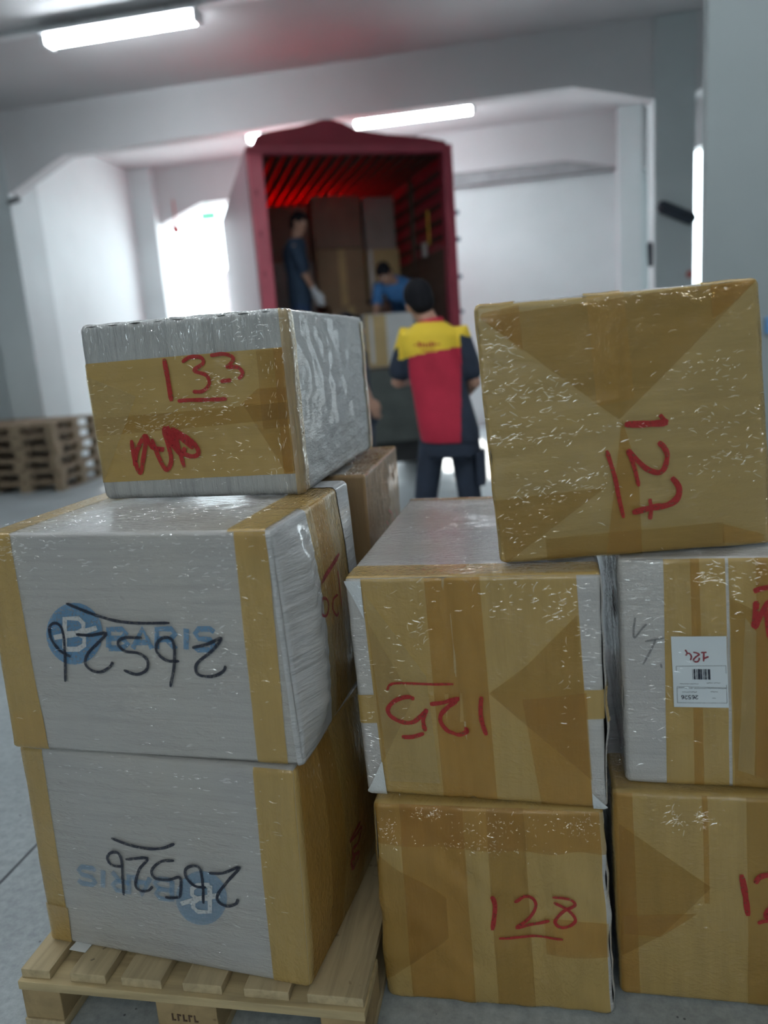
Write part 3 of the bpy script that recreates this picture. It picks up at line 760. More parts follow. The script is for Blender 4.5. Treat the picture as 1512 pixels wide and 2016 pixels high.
p133.tape(tape_mat('edge_tape', col=(0.42, 0.32, 0.19), alpha=0.7, cs=0.4), ('R', 0.0, 0.055, 0.0, 1.0), ('F', 0.975, 1.0, 0.0, 1.0))
p133.tape(bpy.data.materials['edge_tape'], ('R', 0.94, 1.0, 0.0, 0.96))
p133.write('F', [(0.012, [(488, 315), (505, 400), (520, 495)]), [(565, 330), (600, 308), (645, 310), (655, 335), (618, 365), (668, 385), (682, 420), (655, 452), (612, 455)],
    [(685, 302), (740, 295), (780, 310), (772, 335), (755, 350), (800, 352), (820, 378), (803, 402)], [(728, 412), (775, 405)], [(548, 494), (600, 490), (690, 488), (755, 485)]], RED, 0.0085, 'marker_number', **Z2)
p133.write('F', [[(350, 660), (362, 740), (385, 800), (400, 740), (412, 640), (375, 700), (362, 770)], [(412, 640), (440, 690), (490, 700), (430, 690)],
    [(438, 655), (470, 740), (500, 785), (520, 735), (485, 610)], [(485, 605), (560, 650), (500, 620), (540, 695), (505, 600)], [(520, 610), (590, 650), (610, 690), (560, 650), (540, 640), (575, 775)],
    [(560, 645), (615, 670), (635, 715), (600, 728), (540, 690), (520, 650), (500, 640), (560, 720), (580, 690)]], RED, 0.011, 'marker_scribble', **Z2)

# --- right stacks
def puff128(s, f, u, v):
    if f == 'F':
        return 0.005*abs(noise.noise(Vector((u*7+v*5, v*2-u, 11))))+0.006*math.sin(u*17+5*noise.noise(Vector((v*3, u*2, 5))))*math.sin(math.pi*v)-0.012*math.exp(-(((u-0.10)/0.05)**2+((v-0.90)/0.06)**2))+0.003*noise.noise(Vector((u*9+v*7, v*5, 2)))
    if f == 'R': return 0.004*noise.noise(Vector((u*5, v*14, 2)))
    return 0
p128 = Parcel('wrapped_parcel', 'brown taped parcel with creases standing on the floor, 128 in red', 'parcel', (763, 1962), (1215, 2000), (732, 1578), (1192, 1600), 0.001, 0.78, FOAM2, r=0.016, seed=5, amp=0.004, freq=7, puff=puff128)
p128.tape(TAPEW, ('F', 0, 0.975, 0, 1), ('L', 0.7, 1, 0, 1), ('T', 0, 1, 0, 0.2))
p128.tape(TAPET, ('F', 0.12, 0.40, 0, 1)); p128.tape(TAPES, ('F', 0.50, 0.66, 0, 1)); p128.tape(TAPET, ('F', 0.0, 1, 0.80, 1)); p128.tape(TAPES, ('F', 'uv', [(0, 0.1), (0.3, 0.35), (0.3, 0.55), (0, 0.75)])); p128.tape(TAPET, ('F', 0.72, 0.98, 0.3, 0.48))
Z8 = dict(sc=1.817, o=(680, 1540))
p128.write('F', [(0.0105, [(525, 395), (536, 440), (527, 515)]), [(605, 425), (640, 405), (672, 415), (680, 445), (650, 490), (612, 520), (670, 503), (730, 490)],
    [(740, 405), (800, 410), (820, 432), (780, 455), (750, 490), (768, 510), (803, 505), (822, 482), (795, 450), (745, 425)], (0.006, [(550, 545), (610, 552), (680, 545), (778, 550)])], RED, 0.0072, 'marker_number', **Z8)

def puff125(s, f, u, v):
    if f == 'F':
        g = 0
        for c, w2, a in ((0.40, 0.012, 0.004), (0.35, 0.010, 0.0025)): g -= a*math.exp(-((u-c-0.06*(1-v)+0.03*noise.noise(Vector((v*3, c, 1))))/w2)**2)
        return g
    if f == 'R': return 0.010*math.sin(math.pi*v)*(0.5+noise.noise(Vector((u*3, v*7, 1))))
    return 0
p125 = Parcel('wrapped_parcel', 'brown taped parcel with white sides, middle of the picture, 125 upside down', 'parcel', (724, 1559), (1197, 1592), (678, 1145), (1183, 1122), p128.ztop+0.003, 0.80, FOAM2, r=0.010, seed=6, amp=0.002, puff=puff125, dyaw=0.03)
Z5 = dict(sc=2.607, o=(660, 960))
q5 = lambda L: [(x/2.607+660, y/2.607+960) for x, y in L]
p125.tape(TAPE, ('F', 'px', q5([(262, 1600), (1322, 1660), (1235, 425), (128, 470)])))
p125.tape(TAPE, ('T', 0, 1, 0.0, 0.10)); p125.tape(BRT, ('T', 0, 1, 0.955, 1.0))
p125.tape(TAPE, ('F', 'px', q5([(130, 1205), (1390, 1185), (1382, 1035), (112, 1062)])), ('R', 0, 0.3, 0.39, 0.54))
p125.tape(TAPET, ('F', 'px', q5([(560, 1600), (835, 1620), (740, 455), (455, 465)])))
p125.tape(TAPES, ('F', 'px', q5([(250, 1400), (400, 1085), (400, 1080), (165, 680)])))
p125.tape(TAPES, ('F', 'px', q5([(790, 1050), (1320, 1500), (1240, 650), (980, 910)])))
p125.tape(TAPET, ('F', 'px', q5([(1060, 1620), (1322, 1650), (1290, 1050), (960, 1080)])))
p125.tape(TAPEL, ('F', 'px', q5([(280, 1500), (540, 1510), (470, 960), (150, 540)])))
p125.tape(foam_mat('bare_foam', (0.62, 0.66, 0.68), (8, 8), (6, 10), 0.15, 0.3, 0.08, 8), ('F', 'px', q5([(60, 500), (150, 670), (132, 480), (40, 480)])), name='foam_corner')
p125.tape(bpy.data.materials['bare_foam'], ('F', 'px', q5([(165, 1570), (272, 1598), (245, 1400), (240, 1400)])), name='foam_corner')
p125.tape(bpy.data.materials['bare_foam'], ('F', 'px', q5([(1325, 1640), (1400, 1655), (1400, 1640), (1318, 1560)])), name='foam_corner')
p125.write('F', [(0.0055, [(270, 1030), (285, 1005), (320, 995), (460, 997), (610, 997)]), [(410, 1075), (370, 1065), (310, 1085), (275, 1125), (290, 1165), (350, 1195), (400, 1195), (440, 1165), (475, 1125)],
    [(475, 1125), (455, 1180), (465, 1240)], [(345, 1270), (400, 1268), (460, 1250)], [(490, 1100), (560, 1090), (632, 1072), (585, 1112), (548, 1150), (545, 1190), (580, 1235), (630, 1255), (675, 1245), (673, 1220)],
    [(752, 1060), (748, 1130), (755, 1190), (778, 1258)]], RED, 0.0092, 'marker_number', **Z5)

p12x = Parcel('wrapped_parcel', 'brown taped parcel on the floor at the right edge, beside the parcel marked 128', 'parcel', (1222, 1957), None, (1203, 1558), None, 0.001, 0.78, FOAM2, r=0.014, seed=7, amp=0.003, width=(0.53, -0.02), wtop=0.53)
p12x.tape(TAPE, ('F', 0.0, 1, 0, 1), ('L', 0.95, 1, 0, 1), ('T', 0, 1, 0, 0.2)); p12x.tape(TAPET, ('F', 0, 0.08, 0, 1)); p12x.tape(TAPES, ('F', 'px', [(1218, 1620), (1400, 1745), (1300, 1840), (1225, 1880)]))
p12x.tape(TAPET, ('F', 'px', [(1228, 1800), (1372, 1795), (1300, 1842), (1228, 1835)])); p12x.tape(TAPET, ('F', 0.34, 0.36, 0.5, 1)); p12x.tape(TAPES, ('F', 0.50, 0.62, 0, 1)); p12x.tape(TAPET, ('F', 0.62, 1, 0.45, 1))
p12x.write('F', [(0.0115, [(1413, 320), (1428, 400), (1437, 468)]), (0.011, [(1462, 352), (1480, 330), (1520, 325), (1560, 350), (1550, 400), (1500, 470), (1600, 465)]), (0.008, [(1470, 492), (1500, 485), (1560, 480)])], RED, 0.01, 'marker_number', **Z8)

def puff124(s, f, u, v): return 0.003*noise.noise(Vector((u*4, v*9, 3))) if f in 'FL' else 0
p124 = Parcel('wrapped_parcel', 'white and brown parcel with a white address label, right edge of the picture', 'parcel', (1232, 1541), None, (1213, 1100), None, p12x.ztop+0.003, 0.80, FOAM2, r=0.012, seed=8, amp=0.002, width=(0.53, -0.04), wtop=0.53, puff=puff124)
Z7 = dict(sc=3.665, o=(1160, 1050)); q7 = lambda L: [(x/3.665+1160, y/3.665+1050) for x, y in L]
p124.tape(TAPE, ('F', 'px', q7([(560, 1820), (1012, 1850), (978, 120), (532, 150)])))
p124.tape(TAPE, ('F', 'px', q7([(1035, 1850), (1900, 1900), (1900, 60), (1000, 115)])))
p124.tape(TAPET, ('F', 'px', q7([(760, 1830), (830, 1835), (790, 140), (725, 145)]))); p124.tape(TAPES, ('F', 'px', q7([(1050, 1850), (1900, 1900), (1900, 900), (1010, 460)])))
p124.tape(TAPEL, ('F', 'px', q7([(1070, 1700), (1190, 1740), (1200, 700), (1120, 600)]))); p124.tape(TAPET, ('F', 'px', q7([(1200, 1750), (1500, 1780), (1500, 100), (1200, 100)])))
p124.write('F', [[(330, 600), (318, 690), (325, 745), (370, 690), (412, 645)], [(400, 772), (470, 760), (540, 748)], [(475, 765), (440, 840), (385, 940)], [(520, 960), (512, 930)]], FAINT, 0.004, 'faint_writing', **Z7)
p124.write('F', [[(1180, 412), (1230, 395), (1300, 382)], [(1200, 480), (1193, 570), (1187, 665), (1240, 560), (1290, 490), (1360, 470)], [(1262, 530), (1282, 640), (1292, 745)]], RED, 0.0105, 'marker_number', **Z7)
LZ = dict(sc=7.56, o=(1280, 1220)); ql = lambda L: [(x/7.56+1280, y/7.56+1220) for x, y in L]
lab = p124.tape(plain('label_paper', (0.60, 0.66, 0.70), 0.35, 0.02), ('F', 'px', ql([(350, 1282), (1158, 1278), (1122, 222), (303, 235)])), name='address_label')
def on_label(ob): ob.parent = lab; return ob
LB = 0.0009+0.00045*(p124.layer+1.5)
on_label(p124.write('F', [[(515, 430), (540, 480), (522, 518)], [(540, 480), (580, 488), (605, 530), (592, 582)], [(632, 465), (680, 475), (720, 500), (670, 535), (635, 578), (660, 603), (700, 600), (720, 570), (720, 545)],
    [(745, 470), (832, 466)], [(790, 470), (785, 600)], [(785, 560), (860, 528)]], DRED, 0.0034, 'label_number', off=LB, **LZ))
on_label(p124.write('F', [[(378, 668), (1115, 662)], [(1115, 662), (1130, 1210)], [(1130, 1210), (400, 1215)], [(400, 1215), (378, 668)], [(390, 968), (1122, 985)]], FAINT, 0.0014, 'label_frame', off=LB, smooth=False, **LZ))
bars = []; xx = 617; rb = random.Random(3)
while xx < 880:
    bars.append((rb.choice((0.0008, 0.0014, 0.0022)), [(xx, 708), (xx+6, 858)])); xx += rb.choice((12, 18, 24))
bars = [(w, [Vector(a), Vector(b)]) for w, (a, b) in bars]
on_label(p124.write('F', bars, BLACK, 0.0013, 'barcode', off=LB, smooth=False, **LZ))
DG = {'2': [[(0, .8), (.25, 1), (.75, 1), (1, .75), (.9, .5), (0, 0), (1, 0)]], '6': [[(.9, .95), (.4, 1), (.05, .6), (.05, .2), (.4, 0), (.8, .05), (1, .3), (.75, .55), (.3, .55), (.08, .35)]], '5': [[(1, 1), (.15, 1), (.1, .58), (.6, .62), (1, .4), (.9, .1), (.5, 0), (0, .1)]]}
S = []
for i, ch in enumerate('26526'):
    for g in DG[ch]: S.append([(702-i*52-gx*38, 1102+gy*54) for gx, gy in g])
on_label(p124.write('F', S, BLACK, 0.0016, 'label_digits', off=LB, smooth=False, **LZ))
S = []
rb = random.Random(9)
for (xa, xb, y) in ((430, 572, 925), (580, 712, 925), (828, 925, 913), (935, 1040, 913), (398, 540, 988), (570, 625, 990), (640, 1120, 992), (465, 690, 1049), (885, 1000, 1044), (912, 965, 1138)):
    x = xa; pts = []
    while x < xb:
        pts.append((x, y+rb.uniform(-5, 5))); x += rb.uniform(6, 12)
    S.append(pts)
on_label(p124.write('F', S, BLACK, 0.0008, 'label_small_print', off=LB, smooth=False, **LZ))

# --- parcel 127 across the two right stacks
z127 = max(p125.ztop, p124.ztop)+0.003
def puff127(s, f, u, v):
    if f == 'F': return 0.0022*noise.noise(Vector((u*4, v*22, 3)))+0.002*noise.noise(Vector((u*9+v*6, v*9, 8)))
    if f == 'T': return 0.002*noise.noise(Vector((u*14, v*9, 3)))
    return 0.003*noise.noise(Vector((u*4, v*8, 3)))
p127 = Parcel('wrapped_parcel', 'large brown taped parcel bridging the two right stacks, 127 written sideways', 'parcel', (985, 1111), (1520, 1071), (932, 614), (1494, 535), z127, 0.62, FOAM2, r=0.013, seed=9, amp=0.0025, puff=puff127, dyaw=-0.24, bulges={'F': 0.006, 'R': 0.02, 'T': 0.004})
q6 = lambda L: [(x/2.47+900, y/2.47+500) for x, y in L]
Z6 = dict(sc=2.47, o=(900, 500))
T7 = tape_mat('wrapped_tape', col=(0.47, 0.335, 0.13), dirscale=(4, 22), coat=(7, 30), cs=1.0, seed=9, wr=0.6)
p127.tape(T7, ('F', 0, 1, 0, 1), ('L', 0.9, 1, 0, 1), ('R', 0, 0.12, 0, 1))
p127.tape(TAPE, ('T', 0.0, 0.14, 0, 0.3)); p127.tape(TAPE, ('T', 0.385, 0.515, 0, 1), ('F', 'px', q6([(680, 740), (860, 700), (808, 168), (625, 185)]))); p127.tape(TAPE, ('T', 0.80, 1.0, 0, 1))
p127.tape(TAPES, ('F', 'px', q6([(780, 800), (790, 800), (1480, 90), (110, 310)])))
p127.tape(TAPET, ('F', 'px', q6([(110, 310), (320, 470), (300, 250), (120, 290)]))); p127.tape(TAPET, ('F', 'px', q6([(1240, 320), (1340, 240), (1480, 85), (1230, 105)])))
p127.tape(TAPET, ('F', 'px', q6([(725, 1470), (900, 1460), (880, 1050), (800, 800)]))); p127.tape(TAPES, ('F', 'px', q6([(240, 1500), (500, 1300), (720, 1130), (160, 1200)])))
p127.tape(TAPET, ('F', 'px', q6([(1290, 1400), (1490, 1395), (1490, 1360), (1290, 1310)]))); p127.tape(TAPES, ('F', 'px', q6([(440, 1490), (1300, 1410), (1290, 1300), (430, 1380)])))
p127.write('F', [(0.013, [(812, 826), (900, 824), (1022, 818)]), [(982, 778), (1000, 800), (1022, 815)], (0.0105, [(975, 910), (1005, 940), (1018, 980), (1005, 1035), (975, 1058), (920, 1040), (870, 995), (825, 948)]), [(825, 948), (855, 1020), (882, 1125)],
    (0.0125, [(1040, 1080), (1075, 1130), (1068, 1180), (1020, 1215), (940, 1228), (850, 1252)]), [(935, 1185), (940, 1235), (935, 1285)], [(725, 950), (765, 1080), (785, 1180), (808, 1278)]], RED, 0.0085, 'marker_number', **Z6)

up.film('F', 520, [(0.4, 0.97, 0.35, 0.02), (0.6, 0.88, 0.25, 0.05), (0.12, 0.92, 0.05, 0.05), (0.8, 0.6, 0.1, 0.2), (0.5, 0.4, 0.3, 0.3)], 0.05, 1, spread=0.25)
up.film('T', 500, [(0.35, 0.2, 0.3, 0.15), (0.6, 0.3, 0.2, 0.1)], 0.15, 2, spread=0.5); up.film('R', 160, [(0.25, 0.5, 0.08, 0.3), (0.9, 0.6, 0.05, 0.3)], -0.2, 3)
low.film('F', 260, [(0.5, 0.93, 0.35, 0.02), (0.8, 0.7, 0.15, 0.15), (0.5, 0.5, 0.3, 0.3)], 0.02, 1, spread=0.15)
low.film('R', 30, [(0.15, 0.9, 0.08, 0.05)], 1.2, 2)
p133.film('F', 620, [(0.62, 0.52, 0.10, 0.04), (0.40, 0.46, 0.12, 0.03), (0.35, 0.41, 0.2, 0.02), (0.68, 0.66, 0.06, 0.06), (0.25, 0.55, 0.15, 0.15), (0.6, 0.2, 0.2, 0.1), (0.85, 0.9, 0.1, 0.06)], 0.08, 1, spread=0.3)
p133.film('F', 200, [(0.5, 0.9, 0.3, 0.05), (0.93, 0.5, 0.03, 0.3)], 1.5, 2, spread=0.2)
p127.film('F', 900, [(0.08, 0.83, 0.05, 0.06), (0.10, 0.70, 0.05, 0.06), (0.24, 0.66, 0.05, 0.03), (0.10, 0.52, 0.06, 0.03), (0.35, 0.5, 0.15, 0.03), (0.80, 0.70, 0.08, 0.05), (0.85, 0.52, 0.08, 0.05), (0.15, 0.27, 0.06, 0.05), (0.35, 0.3, 0.08, 0.05), (0.85, 0.35, 0.08, 0.05), (0.55, 0.5, 0.3, 0.3), (0.1, 0.1, 0.06, 0.05)], 0.15, 1, spread=0.4)
p125.film('F', 240, [(0.84, 0.87, 0.03, 0.05), (0.5, 0.96, 0.35, 0.015), (0.30, 0.8, 0.02, 0.05), (0.7, 0.88, 0.1, 0.03), (0.19, 0.6, 0.02, 0.15), (0.86, 0.6, 0.01, 0.15)], 0.3, 1, spread=0.6)
p125.film('F', 170, [(0.04, 0.7, 0.02, 0.2), (0.04, 0.25, 0.02, 0.1), (0.95, 0.75, 0.02, 0.12)], 0.0, 2, spread=0.2); p125.film('T', 90, [(0.35, 0.8, 0.15, 0.1)], 0.6, 3)
p128.film('F', 560, [(0.50, 0.90, 0.06, 0.06), (0.70, 0.92, 0.15, 0.03), (0.45, 0.82, 0.2, 0.02), (0.06, 0.86, 0.03, 0.05), (0.25, 0.96, 0.05, 0.015), (0.9, 0.93, 0.05, 0.03)], 0.4, 1, spread=0.8, ln=(0.003, 0.009))
p12x.film('F', 120, [(0.24, 0.9, 0.02, 0.03), (0.34, 0.9, 0.02, 0.02)], 0.3, 1, spread=0.7); p124.film('F', 260, [(0.12, 0.75, 0.06, 0.1), (0.35, 0.93, 0.04, 0.02), (0.42, 0.85, 0.01, 0.1), (0.5, 0.93, 0.03, 0.03), (0.12, 0.3, 0.06, 0.2)], -0.05, 1, spread=0.3)
brown.film('R', 160, [(0.4, 0.7, 0.15, 0.15)], 1.3, 1, spread=0.3)

# ------------------------------------------------------------------ truck
TO = Vector((-2.652, 8.0, 0)); TYAW = math.atan2(0.42, 0.907)
TM = Matrix.Translation(TO) @ Matrix.Rotation(TYAW, 4, 'Z')
TW, TL, TH, BED = 2.20, 4.2, 3.53, 1.25
truck = thing('truck', 'red tarpaulin truck backed into the doorway, its rear open', 'truck', TO, TYAW)
REDP = plain('hazed_red_paint', (0.30, 0.035, 0.06), 0.45, 0.15, 3)  # haze is mixed into this red, dulling it
REDL = plain('red_frame_lit', (0.52, 0.09, 0.13), 0.4, 0.12, 3)  # paler copy of the red: light on the left pillar put into colour
TARP = tarp_mat('hazed_red_tarp', (0.30, 0.03, 0.055), 0.22); ROOFT = tarp_mat('roof_tarp_cloth', (0.46, 0.02, 0.03), 0.48)  # first cloth also has haze mixed into its red
TARPS = plain('sheen_side_tarp', (0.20, 0.09, 0.11), 0.45, 0.12, 1.5)  # red tarp with its whitish grazing sheen put into the base colour
PLY = wood_mat('dark_plywood', (0.095, 0.055, 0.04), 0.7, (2, 2, 12)); BATT = wood_mat('dark_batten', (0.06, 0.035, 0.028), 0.7, (12, 2, 12))
GATEM = plain('tailgate_grey', (0.075, 0.085, 0.08), 0.6, 0.2, 4); CHAS = plain('chassis_black', (0.02, 0.02, 0.022), 0.6)
P = lambda n, d, m, par=truck, bev=0.0: box_obj(n, d, [m], par, bev=bev)
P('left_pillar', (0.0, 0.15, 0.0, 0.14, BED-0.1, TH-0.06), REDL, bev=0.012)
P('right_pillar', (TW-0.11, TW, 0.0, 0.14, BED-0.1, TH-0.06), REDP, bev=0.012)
P('rear_header', (0.0, TW, 0.0, 0.12, TH-0.06, TH+0.02), REDP, bev=0.01)
bm = bmesh.new()   # raised gable flap of the tarp over the rear
prof = [(0.03, TH-0.03), (0.10, TH+0.11), (0.17, TH+0.14), (0.55, TH+0.20), (0.80, TH+0.265), (0.90, TH+0.265), (1.02, TH+0.235), (1.16, TH+0.165), (1.5, TH+0.12), (1.9, TH+0.09), (2.12, TH+0.05), (2.19, TH-0.02)]
v0 = [bm.verts.new((x, 0.01, z)) for x, z in prof]; v1 = [bm.verts.new((x, 0.55 if 0 < i < len(prof)-1 else 0.2, z-0.02 if 0 < i < len(prof)-1 else z)) for i, (x, z) in enumerate(prof)]
bm.faces.new(v0); bm.faces.new(v1[::-1])
for i in range(len(prof)): j = (i+1) % len(prof); bm.faces.new((v0[i], v0[j], v1[j], v1[i]))
link('roof_gable', to_mesh(bm), truck, [TARP])
P('roof_tarp', (0.02, TW-0.02, 0.1, TL, TH-0.012, TH), ROOFT)
for k in range(17):
    x = 0.10+k*(TW-0.2)/16; P('roof_batten', (x-0.032, x+0.032, 0.14, TL-0.05, TH-0.055, TH-0.015), BATT)
P('left_side_tarp', (-0.015, 0.0, 0.05, TL, BED-0.1, TH), TARPS); P('left_lining', (0.005, 0.03, 0.14, TL, BED, TH-0.05), plain('maroon_lining', (0.10, 0.04, 0.05), 0.6))
P('right_side_tarp', (TW-0.015, TW, 0.14, TL, BED, TH), TARP)
P('right_lining', (TW-0.06, TW-0.02, 0.14, TL, BED, 2.52), PLY)
for z in (2.66, 2.83, 3.0, 3.17, 3.34): P('side_batten', (TW-0.05, TW-0.018, 0.14, TL, z-0.022, z+0.022), BATT)
for y in (1.4, 2.8): P('side_post', (TW-0.07, TW-0.02, y, y+0.08, BED, TH-0.05), PLY)
P('front_wall', (0, TW, TL-0.03, TL, BED, TH), REDP)
P('load_floor', (0, TW, 0.0, TL, BED-0.12, BED), PLY)
P('chassis', (0.45, TW-0.45, 0.3, TL+1.6, 0.72, BED-0.12), CHAS)
P('tailgate', (0.06, TW-0.06, -0.045, -0.005, 0.42, BED-0.02), GATEM, bev=0.008)
for z in (0.62, 0.82, 1.02): P('tailgate_rib', (0.08, TW-0.08, -0.06, -0.045, z-0.015, z+0.015), GATEM)
P('underrun_shade_bar', (0.08, TW-0.08, 0.10, 0.22, 0.16, 0.42), CHAS, bev=0.01)  # underrun bar kept low and dark, standing in for shadow under the truck
def wheel(x, y):
    bm = bmesh.new(); tube(bm, [(x-0.13, y, 0.48), (x+0.13, y, 0.48)], 0.475, 28, caps=False); o = link('wheel', to_mesh(bm), truck, [DARK])
    bm = bmesh.new(); tube(bm, [(x-0.14, y, 0.48), (x+0.14, y, 0.48)], 0.22, 20, caps=False); link('rim', to_mesh(bm), o, [GREYM])
for x in (0.22, TW-0.22):
    for y in (1.3, TL+1.0): wheel(x, y)
P('cab', (0.05, TW-0.05, TL+0.35, TL+2.1, 0.9, 3.0), REDP, bev=0.12)
P('strap', (TW-0.085, TW-0.065, 0.72, 0.76, 2.62, 3.0), plain('yellow_strap', (0.55, 0.30, 0.04)))
P('ratchet', (TW-0.12, TW-0.07, 0.84, 0.92, 2.50, 2.66), plain('ratchet_steel', (0.5, 0.48, 0.48), 0.4, metal=0.5))
for z in (2.86, 2.58, 2.18, 1.8): P('hook', (TW, TW+0.06, 0.05, 0.13, z-0.02, z+0.02), plain('hook_blue', (0.07, 0.13, 0.2)) if z == 2.86 else bpy.data.materials['hook_blue'])
bm = bmesh.new()
for z in (1.5, 1.9, 2.3, 2.7, 3.1): bx(bm, 0.04, 0.07, -0.012, 0.0, z-0.03, z+0.03)
link('pillar_latches', to_mesh(bm), truck, [REDP])

# cargo
def carton(label, s0, s1, t0, t1, z0, z1, mat, band=None, tmat=None, group=None):
    t = thing('cardboard_box', label, 'box', TM @ Vector(((s0+s1)/2, (t0+t1)/2, z0)), TYAW, group)
    w, d, h = (s1-s0)/2, (t1-t0)/2, z1-z0
    box_obj('carton', (-w, w, -d, d, 0, h), [mat], t, bev=0.012)
    if band: box_obj('tape_band', (-w+band[0]*2*w, -w+band[1]*2*w, -d-0.002, -d+0.01, 0.01, h-0.01), [tmat], t)
    return t
CB = plain('shade_tinted_carton', (0.20, 0.115, 0.085), 0.7, 0.12, 4); CBR = plain('brown_carton', (0.26, 0.17, 0.10), 0.7, 0.12, 4)  # first colour carries the dim reddish shade inside the truck
CBG = plain('grey_wrapped_carton', (0.26, 0.215, 0.20), 0.5, 0.12, 4); CBT = plain('tan_carton', (0.42, 0.30, 0.14), 0.6, 0.1, 4); CBW = plain('white_wrapped_carton', (0.5, 0.5, 0.5), 0.5, 0.06, 4)
g = None
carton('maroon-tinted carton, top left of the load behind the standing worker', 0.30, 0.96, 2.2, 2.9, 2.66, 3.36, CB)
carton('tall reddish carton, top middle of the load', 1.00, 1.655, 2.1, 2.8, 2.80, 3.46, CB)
carton('grey-brown carton, top right of the load', 1.70, 2.12, 2.1, 2.8, 2.76, 3.43, CBG)
carton('brown carton under the tall reddish one', 1.0, 1.655, 2.08, 2.8, 2.05, 2.79, CBR, (0.45, 0.6), CBT)
carton('tan carton with white wrap behind the bending worker', 1.68, 2.12, 2.0, 2.8, 2.12, 2.75, CBT, (0.02, 0.16), CBW)
carton('brown carton behind the standing worker', 0.30, 0.97, 2.15, 2.8, 1.96, 2.65, CBG)
carton('brown carton low in the middle of the load', 1.02, 1.60, 1.5, 2.05, BED+0.003, 2.02, CBR, (0.4, 0.55), CBT)
carton('grey wrapped carton low left in the load', 0.35, 0.98, 1.5, 2.1, BED+0.003, 1.93, CBG)
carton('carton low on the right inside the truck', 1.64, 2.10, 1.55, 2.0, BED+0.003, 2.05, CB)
hbox = carton('white and brown carton at the truck edge in the bending worker\'s hands', 1.09, 1.66, 0.02, 0.50, BED+0.002, 1.83, CBW, (0.0, 0.42), CBT)
bm = bmesh.new()
bx(bm, 1.135, 1.175, 0.008, 0.0185, 1.3, 1.8, M=TM)
o = link('film_tail', to_mesh(bm), hbox, [CBW]); o.matrix_parent_inverse = (Matrix.Translation(hbox.location) @ Matrix.Rotation(TYAW, 4, 'Z')).inverted()

# ------------------------------------------------------------------ left pallet stack
DW = [wood_mat('old_pallet_wood', (0.27, 0.20, 0.13), 0.7, (25, 2, 25)), wood_mat('old_pallet_across', (0.27, 0.20, 0.13), 0.7, (2, 25, 25)), wood_mat('old_block', (0.25, 0.19, 0.12), 0.7, (9, 9, 9))]
words = ['bottom', 'second from bottom', 'third from bottom', 'third from top', 'second from top', 'topmost']
def copy_tree(o, parent=None):
    c = o.copy(); COL.objects.link(c)
    if parent is not None: c.parent = parent
    for ch in o.children: copy_tree(ch, c)
    return c
proto = make_pallet('x', 'stacked pallets by the left wall', W=1.0, L=1.2, boards=[(0, .12), (.176, .296), (.352, .472), (.528, .648), (.704, .824), (.88, 1.0)], mats=DW)
rs = random.Random(5)
for side, (x0, nm) in enumerate([(-6.23, 'right hand'), (-7.30, 'left hand')]):
    for k in range(6):
        o = proto if side == 0 and k == 0 else copy_tree(proto)
        o.location = (x0+rs.uniform(-0.02, 0.02), 8.62+0.0*k+rs.uniform(-0.02, 0.02)+side*0.02, 0.1445*k+0.0005); o.rotation_euler = (0, 0, 0.06+rs.uniform(-0.015, 0.015))
        o['label'] = 'old wooden pallet, %s of the %s stack by the left wall' % (words[k], nm)

# ------------------------------------------------------------------ people
SKIN = plain('skin', (0.42, 0.24, 0.17), 0.55, 0.06, 20); HAIR = plain('black_hair', (0.010, 0.010, 0.013), 0.8, 0.3, 60, spec=0.15)
NAVY = plain('navy_cloth', (0.022, 0.032, 0.055), 0.85, 0.2, 9); NAVYB = plain('dark_blue_shirt', (0.03, 0.055, 0.10), 0.85, 0.15, 9)
BLUE = plain('blue_shirt_cloth', (0.04, 0.15, 0.36), 0.85, 0.15, 9); SRED = plain('red_polo', (0.47, 0.018, 0.05), 0.8, 0.1, 9)
SYEL = plain('yellow_yoke', (0.78, 0.55, 0.04), 0.8, 0.05, 9); GLOVE = plain('white_glove', (0.6, 0.62, 0.66), 0.8); SHOE = plain('shoe', (0.03, 0.03, 0.035), 0.6); EYEW = plain('eye_white', (0.7, 0.68, 0.65), 0.3); LIP = plain('lips', (0.35, 0.14, 0.12), 0.5)

def remeshed(bm, name, parent, mats, vox=0.009, smooth=4):
    me = to_mesh(bm, name); o = bpy.data.objects.new(name, me); COL.objects.link(o)
    r = o.modifiers.new('r', 'REMESH'); r.mode = 'VOXEL'; r.voxel_size = vox
    s = o.modifiers.new('s', 'SMOOTH'); s.factor = 0.5; s.iterations = smooth
    dg = bpy.context.evaluated_depsgraph_get(); dg.update()
    me2 = bpy.data.meshes.new_from_object(o.evaluated_get(dg)); bpy.data.objects.remove(o)
    return link(name, me2, parent, mats, True)

